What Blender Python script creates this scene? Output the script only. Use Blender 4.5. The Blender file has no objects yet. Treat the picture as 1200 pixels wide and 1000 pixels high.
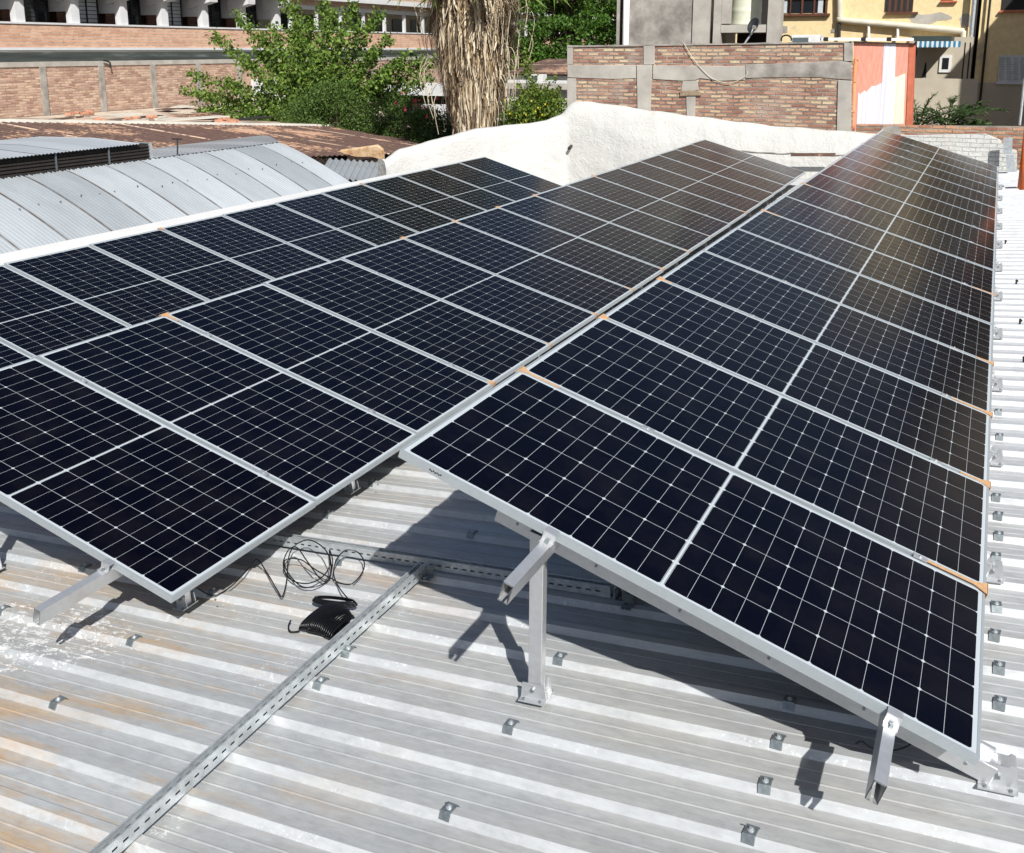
import bpy, math, random
import numpy as np
from mathutils import Vector, Matrix
S = bpy.context.scene
C = S.collection
R_ = random.Random(7)
NR = np.random.RandomState(11)
# ------------------------------------------------------------------ camera
F, PX, PY = 1175.5, 600.0, 320.3
CAM = Vector((-0.1526, -3.2053, 2.2367))
RW = Matrix(((0.9026, -0.4202, -0.0939), (0.4305, 0.8809, 0.1970), (0.0, -0.2182, 0.9759)))   # columns: right, forward, up
cam = bpy.data.cameras.new("camera"); co = bpy.data.objects.new("camera", cam); C.objects.link(co)
r_, f_, u_ = RW.col[0].normalized(), RW.col[1].normalized(), RW.col[2].normalized()
M = Matrix((r_, u_, -f_)).transposed().to_4x4(); M.translation = CAM
co.matrix_world = M
cam.sensor_width = 36; cam.sensor_fit = 'HORIZONTAL'; cam.lens = F/1200*36
cam.shift_y = -(500-PY)/1200.0; cam.clip_end = 2000; cam.clip_start = 0.05
S.camera = co
# ------------------------------------------------------------------ world, sun, exposure
SUN = Vector((-0.782, 0.923, -1.073)).normalized()
el = math.asin(-SUN.z); az = math.atan2(-SUN.x, -SUN.y)
w = bpy.data.worlds.new("World"); S.world = w; w.use_nodes = True
nt = w.node_tree; nt.nodes.clear()
sk = nt.nodes.new('ShaderNodeTexSky'); sk.sky_type = 'NISHITA'; sk.sun_disc = False
sk.sun_elevation = el; sk.sun_rotation = az; sk.altitude = 700; sk.dust_density = 2.6; sk.air_density = 1.0
bg = nt.nodes.new('ShaderNodeBackground'); bg.inputs[1].default_value = 0.06
wo = nt.nodes.new('ShaderNodeOutputWorld')
nt.links.new(sk.outputs[0], bg.inputs[0]); nt.links.new(bg.outputs[0], wo.inputs[0])
sl = bpy.data.lights.new("sun", 'SUN'); sl.energy = 4.6; sl.angle = math.radians(0.5); sl.color = (1, 0.985, 0.955)
so = bpy.data.objects.new("sun", sl); C.objects.link(so)
so.rotation_euler = SUN.to_track_quat('-Z', 'Y').to_euler()
S.view_settings.view_transform = 'Standard'; S.view_settings.look = 'None'
S.view_settings.exposure = 0.42; S.view_settings.gamma = 1.0
# ------------------------------------------------------------------ frames: world is level; the shed roof leans 5 degrees
PHI = math.radians(5.028)
G = Matrix.Rotation(-PHI, 3, 'Y')
def RF(x, y, z): return G @ Vector((x, y, z))
def ray(x, y):
    return (RW @ Vector(((x-PX)/F, 1, -(y-PY)/F)))
def AY(x, y, Y): d = ray(x, y); return CAM+d*((Y-CAM.y)/d.y)
def AX(x, y, X): d = ray(x, y); return CAM+d*((X-CAM.x)/d.x)
def AZ(x, y, Z): d = ray(x, y); return CAM+d*((Z-CAM.z)/d.z)
# ------------------------------------------------------------------ materials
MATS = {}
class N:
    def __init__(s, name):
        s.m = bpy.data.materials.new(name); s.m.use_nodes = True; s.t = s.m.node_tree; s.t.nodes.clear()
        s.o = s.t.nodes.new('ShaderNodeOutputMaterial'); s.b = s.t.nodes.new('ShaderNodeBsdfPrincipled')
        s.t.links.new(s.b.outputs[0], s.o.inputs[0]); MATS[name] = s.m
    def n(s, k, **kw):
        a = s.t.nodes.new(k)
        for q, v in kw.items(): setattr(a, q, v)
        return a
    def l(s, a, b): s.t.links.new(a, b)
    def coord(s, scale=(1, 1, 1), rot=(0, 0, 0), kind='Object'):
        c = s.n('ShaderNodeTexCoord'); mp = s.n('ShaderNodeMapping')
        mp.inputs['Scale'].default_value = scale; mp.inputs['Rotation'].default_value = rot
        s.l(c.outputs[kind], mp.inputs[0]); return mp.outputs[0]
    def noise(s, scale, detail=4, rough=.55, vec=None, out='Fac'):
        a = s.n('ShaderNodeTexNoise'); a.inputs['Scale'].default_value = scale; a.inputs['Detail'].default_value = detail
        a.inputs['Roughness'].default_value = rough
        s.l(vec if vec is not None else s.coord(), a.inputs['Vector']); return a.outputs[out]
    def ramp(s, fac, stops):
        a = s.n('ShaderNodeValToRGB'); e = a.color_ramp.elements
        while len(e) < len(stops): e.new(.5)
        for q, (p, c) in zip(e, stops): q.position = p; q.color = (*c, 1) if len(c) == 3 else c
        s.l(fac, a.inputs[0]); return a.outputs[0]
    def mix(s, fac, a, b, mode='MIX'):
        x = s.n('ShaderNodeMix', data_type='RGBA', blend_type=mode)
        for i, v in ((0, fac), (6, a), (7, b)):
            if isinstance(v, (int, float)): x.inputs[i].default_value = v
            elif isinstance(v, tuple): x.inputs[i].default_value = (*v, 1)
            else: s.l(v, x.inputs[i])
        return x.outputs[2]
    def math(s, op, a, b=None, c=None):
        x = s.n('ShaderNodeMath', operation=op)
        for i, v in enumerate((a, b, c)):
            if v is None: continue
            if isinstance(v, (int, float)): x.inputs[i].default_value = v
            else: s.l(v, x.inputs[i])
        return x.outputs[0]
    def col(s, v):
        if isinstance(v, tuple): s.b.inputs['Base Color'].default_value = (*v, 1)
        else: s.l(v, s.b.inputs['Base Color'])
    def set(s, rough=.7, metal=0, spec=None):
        for k, v in (('Roughness', rough), ('Metallic', metal), ('Specular IOR Level', spec)):
            if v is None: continue
            if isinstance(v, (int, float)): s.b.inputs[k].default_value = v
            else: s.l(v, s.b.inputs[k])
    def bump(s, h, strength=.3, dist=.01):
        a = s.n('ShaderNodeBump'); a.inputs['Strength'].default_value = strength; a.inputs['Distance'].default_value = dist
        s.l(h, a.inputs['Height']); s.l(a.outputs[0], s.b.inputs['Normal'])
def simple(name, c, rough=.6, metal=0, var=.12, scale=8, bump=0, c2=None):
    m = N(name); f = m.noise(scale, 5, .6)
    c2 = c2 or tuple(v*(1-var*2) for v in c)
    m.col(m.ramp(f, [(.3, c2), (.7, c)])); m.set(rough, metal)
    if bump: m.bump(m.noise(scale*5, 4), bump)
    return m.m
simple('aluminium', (.66, .67, .68), .38, .7, .06, 30)
simple('frame_silver', (.46, .50, .52), .42, .45, .04, 20)
simple('galvanised', (.64, .68, .70), .42, .55, .18, 22)
simple('galvanised_dark', (.20, .24, .26), .5, .6, .15, 22)
simple('steel_clip', (.33, .37, .38), .45, .7, .2, 60)
simple('black', (.008, .008, .009), .5)
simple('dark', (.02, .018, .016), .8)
simple('black_cable', (.006, .006, .007), .30)
simple('rubber', (.03, .03, .03), .7)
simple('cardboard', (.58, .34, .17), .85, 0, .15, 60)
simple('concrete', (.43, .40, .36), .92, 0, .28, 2.2, .6, c2=(.17, .155, .135))
simple('concrete_light', (.47, .44, .39), .92, 0, .2, 2, .3, c2=(.31, .285, .25))
simple('plaster_beige', (.50, .44, .34), .9, 0, .08, 2, .1)
simple('plaster_white', (.64, .64, .64), .8, 0, .05, 2)
simple('plaster_shade', (.68, .70, .73), .8, 0, .05, 2)
simple('pvc_white', (.80, .79, .76), .35, 0, .05, 3)
simple('pvc_cream', (.72, .66, .52), .45, 0, .12, 3)
simple('pvc_orange', (.80, .17, .035), .38, 0, .15, 5)
simple('pvc_orange_faded', (.83, .33, .16), .5, 0, .12, 5)
simple('wood_brown', (.13, .045, .025), .6, 0, .2, 6)
simple('louvre_dark', (.02, .014, .011), .7, 0, .3, 6)
simple('wood_old', (.40, .30, .20), .85, 0, .3, 4)
simple('tank_cream', (.66, .68, .54), .5, 0, .06, 3)
simple('dish_grey', (.035, .037, .04), .4, .2)
simple('salmon_side', (.62, .17, .09), .8, 0, .15, 5)
simple('ac_white', (.78, .78, .75), .5)
simple('shutter_white', (.75, .75, .72), .6)
simple('shutter_grey', (.50, .52, .53), .6)
simple('rubble', (.55, .27, .17), .95, 0, .2, 12, .4)
simple('awning_dark', (.04, .06, .055), .5)
simple('trunk', (.15, .11, .075), .95, 0, .3, 12, .5)
simple('branch_pale', (.30, .22, .14), .95, 0, .3, 12)
simple('curtain', (.55, .58, .60), .9)
simple('ground_soil', (.20, .165, .125), .95, 0, .25, .4)
simple('path_slab', (.62, .58, .50), .9, 0, .12, .8)
simple('lemon', (.85, .60, .03), .5, 0, .1)
simple('pink_flower', (.75, .08, .12), .6, 0, .1)
m = N('window_glass'); m.col((.015, .018, .022)); m.set(.08, 0, .6)
m = N('gutter_sheet'); f = m.noise(1.1, 5, .6, m.coord((.25, .25, 3))); m.col(m.ramp(f, [(.35, (.05, .06, .055)), (.55, (.10, .115, .105)), (.72, (.36, .38, .36))])); m.set(.5, .3)
m = N('white_paint')
f = m.noise(.9, 6, .6); g = m.noise(14, 6, .65)
c = m.mix(m.ramp(f, [(.35, (0, 0, 0)), (.75, (1, 1, 1))]), (.49, .485, .46), (.575, .565, .53))
c = m.mix(m.ramp(g, [(.60, (0, 0, 0)), (.75, (.4, .4, .4))]), c, (.46, .42, .34))
dr = m.noise(3, 7, .7, m.coord((2.2, 2.2, .22))); c = m.mix(m.ramp(dr, [(.55, (0, 0, 0)), (.70, (.5, .5, .5))]), c, (.47, .42, .33)); m.col(c); m.set(.75); 
hb = m.math('ADD', m.noise(3, 4), m.math('MULTIPLY', m.noise(22, 5), .35)); m.bump(hb, .55, .09)
# roof sheet of the shed
m = N('zincalume')
v = m.coord((.35, 3.0, 1)); big = m.noise(.8, 5, .6, v); fine = m.noise(40, 4, .6, m.coord((.3, 1, 1)))
base = m.mix(m.ramp(big, [(.3, (0, 0, 0)), (.7, (1, 1, 1))]), (.43, .44, .44), (.57, .585, .58))
tan_ = m.noise(.75, 8, .74, m.coord((.7, 2.0, 1)))
c = m.mix(m.ramp(tan_, [(.46, (0, 0, 0)), (.68, (.6, .6, .6))]), base, (.54, .515, .46))
sep = m.n('ShaderNodeSeparateXYZ'); m.l(m.coord(), sep.inputs[0])
# orange rust staining, only on the older sheets at the left near side
mx = m.n('ShaderNodeMapRange'); mx.inputs[1].default_value = -1.9; mx.inputs[2].default_value = -2.9; m.l(sep.outputs[0], mx.inputs[0])
my = m.n('ShaderNodeMapRange'); my.inputs[1].default_value = 1.2; my.inputs[2].default_value = -.3; my.inputs[3].default_value = .35; m.l(sep.outputs[1], my.inputs[0])
near = m.math('MULTIPLY', mx.outputs[0], my.outputs[0])
ru = m.noise(1.1, 9, .76, m.coord((.6, 3.4, 1)))
rm = m.math('MULTIPLY', m.ramp(ru, [(.49, (0, 0, 0)), (.64, (.9, .9, .9))]), near)
c = m.mix(rm, c, (.60, .40, .21))
sp = m.noise(45, 5, .75, m.coord((.8, 1, 1))); spm = m.noise(1.3, 3, .6)
spl = m.math('MULTIPLY', m.math('MULTIPLY', m.ramp(sp, [(.60, (0, 0, 0)), (.63, (1, 1, 1))]), m.ramp(spm, [(.56, (0, 0, 0)), (.64, (1, 1, 1))])), mx.outputs[0])
c = m.mix(spl, c, (.85, .85, .83))
dk = m.noise(5, 6, .7, m.coord((.7, 1.6, 1)))
c = m.mix(m.ramp(dk, [(.60, (0, 0, 0)), (.78, (.45, .45, .45))]), c, (.25, .255, .27))
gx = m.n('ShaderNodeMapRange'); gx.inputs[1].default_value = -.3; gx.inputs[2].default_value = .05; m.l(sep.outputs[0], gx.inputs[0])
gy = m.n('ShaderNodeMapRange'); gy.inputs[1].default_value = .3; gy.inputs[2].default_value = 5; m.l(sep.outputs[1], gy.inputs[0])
c = m.mix(m.math('MULTIPLY', gx.outputs[0], gy.outputs[0]), c, (.64, .65, .66))  # glare along the right-hand strip, painted in as a lighter colour
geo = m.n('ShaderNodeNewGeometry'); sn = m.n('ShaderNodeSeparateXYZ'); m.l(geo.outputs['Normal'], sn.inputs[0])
flat = m.math('GREATER_THAN', sn.outputs[2], .74)         # sunlit rib contrast painted into the colour: level parts darker, flanks lighter
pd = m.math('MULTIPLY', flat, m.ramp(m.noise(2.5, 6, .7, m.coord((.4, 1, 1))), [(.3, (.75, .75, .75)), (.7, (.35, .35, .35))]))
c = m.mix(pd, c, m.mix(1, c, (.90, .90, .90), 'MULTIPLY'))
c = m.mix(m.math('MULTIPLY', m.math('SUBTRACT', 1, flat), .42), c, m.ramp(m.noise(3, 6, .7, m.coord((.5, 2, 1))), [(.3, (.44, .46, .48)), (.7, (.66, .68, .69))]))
sh_ = m.math('FLOOR', m.math('DIVIDE', m.math('ADD', sep.outputs[1], 20.1), .2538*4)); wsh = m.n('ShaderNodeTexWhiteNoise', noise_dimensions='1D'); m.l(sh_, wsh.inputs['W'])
lap = m.math('LESS_THAN', m.math('FRACT', m.math('DIVIDE', m.math('ADD', sep.outputs[1], 20.1-.041), .2538*4)), .0035)
c = m.mix(m.math('MULTIPLY', lap, .75), c, (.12, .115, .11))
mot = m.noise(9, 8, .8, m.coord((.6, 1, 1))); c = m.mix(m.ramp(mot, [(.50, (0, 0, 0)), (.66, (.34, .34, .34))]), c, (.30, .30, .31))
c = m.mix(m.math('MULTIPLY', wsh.outputs[0], .35), c, m.mix(1, c, (.80, .80, .81), 'MULTIPLY'))
# spatter of white paint by the left border, scuffed lime on the rib flanks
dxs = m.math('ADD', sep.outputs[0], 4.35); dys = m.math('ADD', sep.outputs[1], .12); dd = m.math('ADD', m.math('MULTIPLY', dxs, dxs), m.math('MULTIPLY', m.math('MULTIPLY', dys, dys), 4))
sm = m.math('LESS_THAN', m.math('ADD', dd, m.math('MULTIPLY', m.noise(5, 4, .7), 1.1)), .85)
spk = m.ramp(m.noise(26, 6, .8, m.coord((.7, 1.2, 1))), [(.53, (0, 0, 0)), (.56, (1, 1, 1))])
c = m.mix(m.math('MULTIPLY', sm, spk), c, (.80, .80, .78))
scf = m.math('MULTIPLY', m.math('SUBTRACT', 1, flat), m.math('MULTIPLY', m.ramp(m.noise(38, 5, .8), [(.56, (0, 0, 0)), (.62, (.8, .8, .8))]), m.ramp(m.noise(1.6, 3), [(.5, (0, 0, 0)), (.62, (1, 1, 1))])))
c = m.mix(scf, c, (.74, .74, .73))
c = m.mix(.28, c, m.ramp(fine, [(.3, (.3, .3, .3)), (.7, (.62, .62, .62))]), 'OVERLAY')
m.col(c); m.set(m.ramp(big, [(.3, (.50, .50, .50)), (.7, (.40, .40, .40))]), .22)
m.bump(m.noise(7, 4, .6, m.coord((.5, 1.2, 1))), .12, .02)
m = N('old_zinc'); f = m.noise(2, 6, .7); m.col(m.ramp(f, [(.3, (.16, .16, .16)), (.7, (.40, .41, .42))])); m.set(.5, .4)
# galvanised corrugated sheets on the vault: each sheet a little different
def sheets(name, pitch, c1, c2, seam, metal=.25, off=0.):
    m = N(name); s_ = m.n('ShaderNodeSeparateXYZ'); m.l(m.coord(), s_.inputs[0])
    y = m.math('DIVIDE', m.math('ADD', s_.outputs[1], off), pitch)
    cell = m.math('FLOOR', y); fr = m.math('FRACT', y)
    wn = m.n('ShaderNodeTexWhiteNoise', noise_dimensions='1D'); m.l(cell, wn.inputs['W'])
    f = m.noise(1.2, 6, .65, m.coord((.5, 2, 1)))
    k = m.math('ADD', m.math('MULTIPLY', wn.outputs[0], .45), m.math('MULTIPLY', f, .6))
    c = m.ramp(k, [(.25, c1), (.8, c2)])
    line = m.math('LESS_THAN', fr, .019)
    bro = m.ramp(m.noise(3, 3), [(.3, (.55, .55, .55)), (.6, (1, 1, 1))])
    m.col(m.mix(m.math('MULTIPLY', line, bro), c, seam)); m.set(.42, metal); return m
sheets('vault_zinc', .858, (.27, .295, .31), (.43, .46, .48), (.10, .085, .075), off=1.953)
m = N('terrace'); f = m.noise(.5, 7, .75, m.coord((.5, 1.2, 1))); m.col(m.ramp(f, [(.36, (.13, .08, .06)), (.46, (.42, .32, .24)), (.56, (.58, .50, .40)), (.68, (.40, .22, .15))])); m.set(.9)
sheets('monitor_zinc', .62, (.44, .47, .49), (.56, .59, .61), (.08, .07, .06))
m = N('rusty_zinc')
f = m.noise(.55, 7, .75, m.coord((.6, .6, 1))); g = m.noise(6, 6, .75); h = m.noise(1.3, 4, .7)
c = m.ramp(g, [(.3, (.085, .045, .034)), (.6, (.14, .082, .062)), (.75, (.30, .17, .11))])
c = m.mix(m.ramp(m.math('ADD', m.math('MULTIPLY', f, .7), m.math('MULTIPLY', g, .3)), [(.52, (0, 0, 0)), (.57, (1, 1, 1))]), c, (.50, .30, .19))
sy = m.n('ShaderNodeSeparateXYZ'); m.l(m.coord(), sy.inputs[0]); fr = m.math('FRACT', m.math('DIVIDE', sy.outputs[1], 1.9)); ln_ = m.math('MULTIPLY', m.math('LESS_THAN', fr, .05), m.ramp(h, [(.42, (0, 0, 0)), (.5, (1, 1, 1))]))
c = m.mix(ln_, c, (.60, .42, .30)); w2_ = m.math('MULTIPLY', m.math('SINE', m.math('MULTIPLY', sy.outputs[1], 48.3)), .5); c = m.mix(m.math('GREATER_THAN', w2_, .25), c, m.mix(.5, c, (.03, .018, .014))); m.col(c); m.set(.85)
m = N('rusty_sheet'); f = m.noise(5, 6, .75); m.col(m.ramp(f, [(.35, (.30, .15, .07)), (.5, (.50, .33, .18)), (.65, (.62, .47, .30))])); m.set(.85)
# bricks. axis: 'x' wall whose face runs along world X, 'y' along world Y
def brick(name, axis, c1, c2, mortar, bw=.25, bh=.07, ms=.012, stain=None, bumpy=.6, thirds=None):
    m = N(name); s_ = m.n('ShaderNodeSeparateXYZ'); cc = m.coord(); m.l(cc, s_.inputs[0])
    cb = m.n('ShaderNodeCombineXYZ'); wob = m.noise(1.7, 5, .65)
    u = m.math('ADD', s_.outputs[0 if axis == 'x' else 1], 0); vv = m.math('ADD', s_.outputs[2], m.math('MULTIPLY', wob, .085))
    u = m.math('ADD', u, m.math('MULTIPLY', m.noise(2.9, 5, .7), .12)); m.l(u, cb.inputs[0]); m.l(vv, cb.inputs[1])
    b = m.n('ShaderNodeTexBrick'); m.l(cb.outputs[0], b.inputs['Vector']); b.inputs['Scale'].default_value = 1
    b.inputs['Brick Width'].default_value = bw; b.inputs['Row Height'].default_value = bh; b.inputs['Mortar Size'].default_value = ms
    b.inputs['Mortar Smooth'].default_value = .4; b.inputs['Bias'].default_value = 0
    b.inputs['Color1'].default_value = (0, 0, 0, 1); b.inputs['Color2'].default_value = (1, 1, 1, 1); b.inputs['Mortar'].default_value = (.5, .5, .5, 1)
    per = m.ramp(b.outputs['Color'], [(0, c1), (.5, thirds or tuple((a+d)/2 for a, d in zip(c1, c2))), (1, c2)])
    n2 = m.noise(24, 5, .7); per = m.mix(.55, per, m.ramp(n2, [(.3, (.25, .25, .25)), (.7, (.72, .72, .72))]), 'OVERLAY')
    mo = m.mix(m.ramp(m.noise(3, 5), [(.35, (0, 0, 0)), (.65, (1, 1, 1))]), mortar, tuple(v*.45 for v in mortar))
    c = m.mix(b.outputs['Fac'], per, mo)
    if stain: c = m.mix(m.ramp(m.noise(1.4, 6, .65), [(.55, (0, 0, 0)), (.72, (.8, .8, .8))]), c, stain)
    m.col(c); m.set(.92)
    if bumpy:
        hh = m.math('ADD', m.math('SUBTRACT', 1, b.outputs['Fac']), m.math('MULTIPLY', n2, .6)); m.bump(hh, bumpy, .02)
brick('brick_rough', 'x', (.27, .12, .085), (.60, .47, .30), (.40, .33, .27), .27, .088, .019, (.40, .33, .27), 1.4, (.46, .25, .17))
brick('brick_low', 'x', (.25, .10, .065), (.50, .28, .16), (.36, .30, .24), .26, .085, .02, (.42, .36, .30), 1.0)
brick('brick_far_low', 'y', (.33, .17, .12), (.60, .42, .30), (.46, .36, .28), .34, .10, .018, (.50, .38, .29), .5)
brick('brick_band', 'y', (.52, .27, .17), (.68, .42, .28), (.62, .48, .38), 1.1, .135, .022, (.64, .44, .31), .2)
brick('brick_dark', 'y', (.13, .055, .035), (.20, .09, .055), (.10, .06, .045), .4, .10, .018, None, .2)
brick('brick_pale', 'y', (.50, .32, .23), (.60, .42, .32), (.52, .40, .32), .5, .12, .02, (.50, .36, .27), .2)
brick('painted_brick', 'x', (.53, .53, .50), (.58, .57, .54), (.51, .50, .47), .26, .09, .006, (.50, .46, .40), .8)
# yellow render with grey patches
m = N('yellow_wall'); f = m.noise(.55, 6, .6); g = m.noise(6, 5, .65)
c = m.ramp(g, [(.3, (.68, .52, .27)), (.7, (.82, .66, .38))])
c = m.mix(m.ramp(f, [(.60, (0, 0, 0)), (.66, (.85, .85, .85))]), c, (.40, .36, .29)); m.col(c); m.set(.9)
m.bump(g, .2, .01)
# striped, half painted wall panel: salmon above a ragged edge, white and cream below
m = N('salmon_wall'); g = m.noise(9, 4, .6, m.coord((3, 1, .4))); m.col(m.ramp(g, [(.3, (.68, .25, .17)), (.7, (.80, .39, .30))])); m.set(.85)
m = N('drip_white'); g = m.noise(4, 3, .5, m.coord((6, 1, .05))); m.col(m.ramp(g, [(.42, (.62, .62, .70)), (.58, (.84, .84, .88))])); m.set(.8)
m = N('drip_cream'); g = m.noise(4, 3, .5, m.coord((6, 1, .05))); m.col(m.ramp(g, [(.42, (.74, .68, .50)), (.58, (.86, .82, .66))])); m.set(.8)
# solar cells: panel space, x along the 2.28 m side, y along the 1.13 m side
PL, PW, PT = 2.279, 1.134, .035
m = N('solar_cells')
s_ = m.n('ShaderNodeSeparateXYZ'); m.l(m.coord(), s_.inputs[0])
x, y = s_.outputs[0], s_.outputs[1]
xa = m.math('ABSOLUTE', m.math('SUBTRACT', x, PL/2))
cw = (PL/2-.027-.008)/12; ch = (PW-.05)/6
xi = m.math('DIVIDE', m.math('SUBTRACT', xa, .008), cw)
yi = m.math('DIVIDE', m.math('SUBTRACT', y, .025), ch)
def dist_int(v, size):   # distance in metres to the nearest whole number
    fr = m.math('FRACT', m.math('ADD', v, .5)); return m.math('MULTIPLY', m.math('ABSOLUTE', m.math('SUBTRACT', fr, .5)), size)
dx = dist_int(xi, cw); dy = dist_int(yi, ch)
dx2 = dist_int(m.math('MULTIPLY', xi, .5), cw*2)
l1 = m.math('LESS_THAN', dx, .0007); l2 = m.math('LESS_THAN', dy, .0011)
dia = m.math('LESS_THAN', m.math('ADD', dx2, dy), .0100)
mid = m.math('LESS_THAN', xa, .0055)
bx = m.math('GREATER_THAN', xa, PL/2-.0265); by = m.math('GREATER_THAN', m.math('ABSOLUTE', m.math('SUBTRACT', y, PW/2)), PW/2-.0245)
k = l1
for q in (l2, dia, mid, bx, by): k = m.math('MAXIMUM', k, q)
bb = m.math('LESS_THAN', m.math('MULTIPLY', m.math('ABSOLUTE', m.math('SUBTRACT', m.math('FRACT', m.math('MULTIPLY', yi, 10)), .5)), 2), .06)
oi = m.n('ShaderNodeObjectInfo')
cell = m.mix(m.math('MULTIPLY', bb, .28), (.0005, .0006, .0048), (.03, .034, .05))
cell = m.mix(m.math('MULTIPLY', oi.outputs['Random'], .7), cell, (.0008, .0007, .0028))
c = m.mix(k, cell, (.43, .47, .49))
dust = m.noise(3, 6, .65); c = m.mix(m.math('MULTIPLY', m.ramp(dust, [(.45, (0, 0, 0)), (.8, (1, 1, 1))]), .012), c, (.5, .45, .38))
m.col(c); m.set(m.ramp(m.noise(5, 4), [(.3, (.19, .19, .19)), (.7, (.25, .25, .25))]), 0, .11)
# foliage
def leafmat(name, a, b, trans=.25, rough=.55):
    m = N(name); g = m.n('ShaderNodeNewGeometry'); c = m.ramp(g.outputs['Random Per Island'], [(0, a), (1, b)])
    m.col(c); m.set(rough, 0, .3)
    tr = m.n('ShaderNodeBsdfTranslucent'); m.l(c, tr.inputs[0]); mx = m.n('ShaderNodeMixShader'); mx.inputs[0].default_value = trans
    m.l(m.b.outputs[0], mx.inputs[1]); m.l(tr.outputs[0], mx.inputs[2]); m.l(mx.outputs[0], m.o.inputs[0])
leafmat('leaf_bright', (.035, .085, .012), (.25, .37, .07), .35)
leafmat('leaf_mid', (.035, .08, .015), (.12, .19, .04))
leafmat('leaf_dark', (.018, .045, .010), (.065, .125, .022))
leafmat('leaf_forest', (.03, .08, .010), (.11, .22, .03))
leafmat('leaf_lemon', (.05, .10, .012), (.20, .27, .04))
leafmat('palm_green', (.03, .06, .02), (.10, .17, .05))
leafmat('palm_crown', (.10, .18, .03), (.22, .30, .06))
leafmat('straw', (.20, .125, .065), (.58, .44, .27), .1, .8)
leafmat('straw_pale', (.50, .41, .28), (.72, .62, .46), .1, .8)
# ------------------------------------------------------------------ mesh tools
class B:
    def __init__(s): s.v = []; s.f = []
    def add(s, vs, fs):
        k = len(s.v); s.v += [tuple(v) for v in vs]; s.f += [tuple(i+k for i in f) for f in fs]; return s
    def box(s, a, b, m=None):
        x0, y0, z0 = a; x1, y1, z1 = b
        vs = [Vector(q) for q in ((x0, y0, z0), (x1, y0, z0), (x1, y1, z0), (x0, y1, z0), (x0, y0, z1), (x1, y0, z1), (x1, y1, z1), (x0, y1, z1))]
        if m is not None: vs = [m @ q for q in vs]
        return s.add(vs, [(0, 3, 2, 1), (4, 5, 6, 7), (0, 1, 5, 4), (1, 2, 6, 5), (2, 3, 7, 6), (3, 0, 4, 7)])
    def bar(s, p, q, w, h, up=(0, 0, 1)):
        p = Vector(p); q = Vector(q); d = (q-p); L = d.length; d.normalize(); u = Vector(up); sd = d.cross(u).normalized(); u = sd.cross(d)
        m = Matrix((sd, d, u)).transposed().to_4x4(); m.translation = p
        return s.box((-w/2, 0, -h/2), (w/2, L, h/2), m)
    def tube(s, pts, r, n=8, cap=True):
        pts = [Vector(p) for p in pts]; rs = r if isinstance(r, (list, tuple)) else [r]*len(pts); k = len(s.v); prev = None
        for i, p in enumerate(pts):
            d = (pts[min(i+1, len(pts)-1)]-pts[max(i-1, 0)])
            if d.length < 1e-9: d = Vector((0, 0, 1))
            d.normalize()
            a = prev if prev is not None else (Vector((0, 0, 1)) if abs(d.z) < .9 else Vector((1, 0, 0)))
            a = (a-d*a.dot(d)); a.normalize(); prev = a; b_ = d.cross(a)
            for j in range(n):
                t = 2*math.pi*j/n; s.v.append(tuple(p+(a*math.cos(t)+b_*math.sin(t))*rs[i]))
        for i in range(len(pts)-1):
            for j in range(n):
                s.f.append((k+i*n+j, k+i*n+(j+1) % n, k+(i+1)*n+(j+1) % n, k+(i+1)*n+j))
        if cap: s.f.append(tuple(k+j for j in reversed(range(n)))); s.f.append(tuple(k+(len(pts)-1)*n+j for j in range(n)))
        return s
    def grid(s, rows):   # rows of equal length
        k = len(s.v); n = len(rows[0])
        for r in rows: s.v += [tuple(p) for p in r]
        for i in range(len(rows)-1):
            for j in range(n-1): s.f.append((k+i*n+j, k+i*n+j+1, k+(i+1)*n+j+1, k+(i+1)*n+j))
        return s
    def prism(s, poly, d):   # planar polygon (3D) pushed by vector d
        n = len(poly); d = Vector(d); vs = [Vector(p) for p in poly]; vs += [p+d for p in vs]
        return s.add(vs, [tuple(range(n)), tuple(reversed(range(n, 2*n)))]+[(i, n+i, n+(i+1) % n, (i+1) % n) for i in range(n)])
    def mesh(s, name, mat, smooth=False):
        me = bpy.data.meshes.new(name); me.from_pydata(s.v, [], s.f); me.materials.append(MATS[mat])
        if smooth: me.polygons.foreach_set('use_smooth', [True]*len(me.polygons))
        me.update(); return me
    def obj(s, name, mat, parent=None, smooth=False, bevel=0):
        o = bpy.data.objects.new(name, s.mesh(name, mat, smooth)); C.objects.link(o)
        if parent is not None: o.parent = parent
        if bevel:
            bm = o.modifiers.new('bevel', 'BEVEL'); bm.width = bevel; bm.segments = 2; bm.limit_method = 'ANGLE'
        return o
def tag(o, label=None, cat=None, group=None, kind=None):
    if label: o['label'] = label
    if cat: o['category'] = cat
    if group: o['group'] = group
    if kind: o['kind'] = kind
    return o
def thing(name, label, cat, loc=(0, 0, 0), roty=0, group=None):
    o = bpy.data.objects.new(name, None); o.empty_display_size = .1; C.objects.link(o); o.location = loc; o.rotation_euler = (0, roty, 0)
    return tag(o, label, cat, group)
def onroof(name, label, cat, x=0, y=0, z=0, group=None):
    return thing(name, label, cat, RF(x, y, z), -PHI, group)
def dup(root, label, loc=None, rot=None):
    r = root.copy(); C.objects.link(r); r['label'] = label
    if loc is not None: r.location = loc
    if rot is not None: r.rotation_euler = rot
    for ch in root.children:
        c = ch.copy(); C.objects.link(c); c.parent = r
        for g in ch.children:
            d = g.copy(); C.objects.link(d); d.parent = c
    return r
ORD = ['nearest', 'second', 'third', 'fourth', 'fifth', 'sixth', 'seventh', 'eighth', 'ninth', 'tenth', 'eleventh', 'twelfth', 'thirteenth', 'fourteenth', 'fifteenth', 'farthest']
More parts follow.
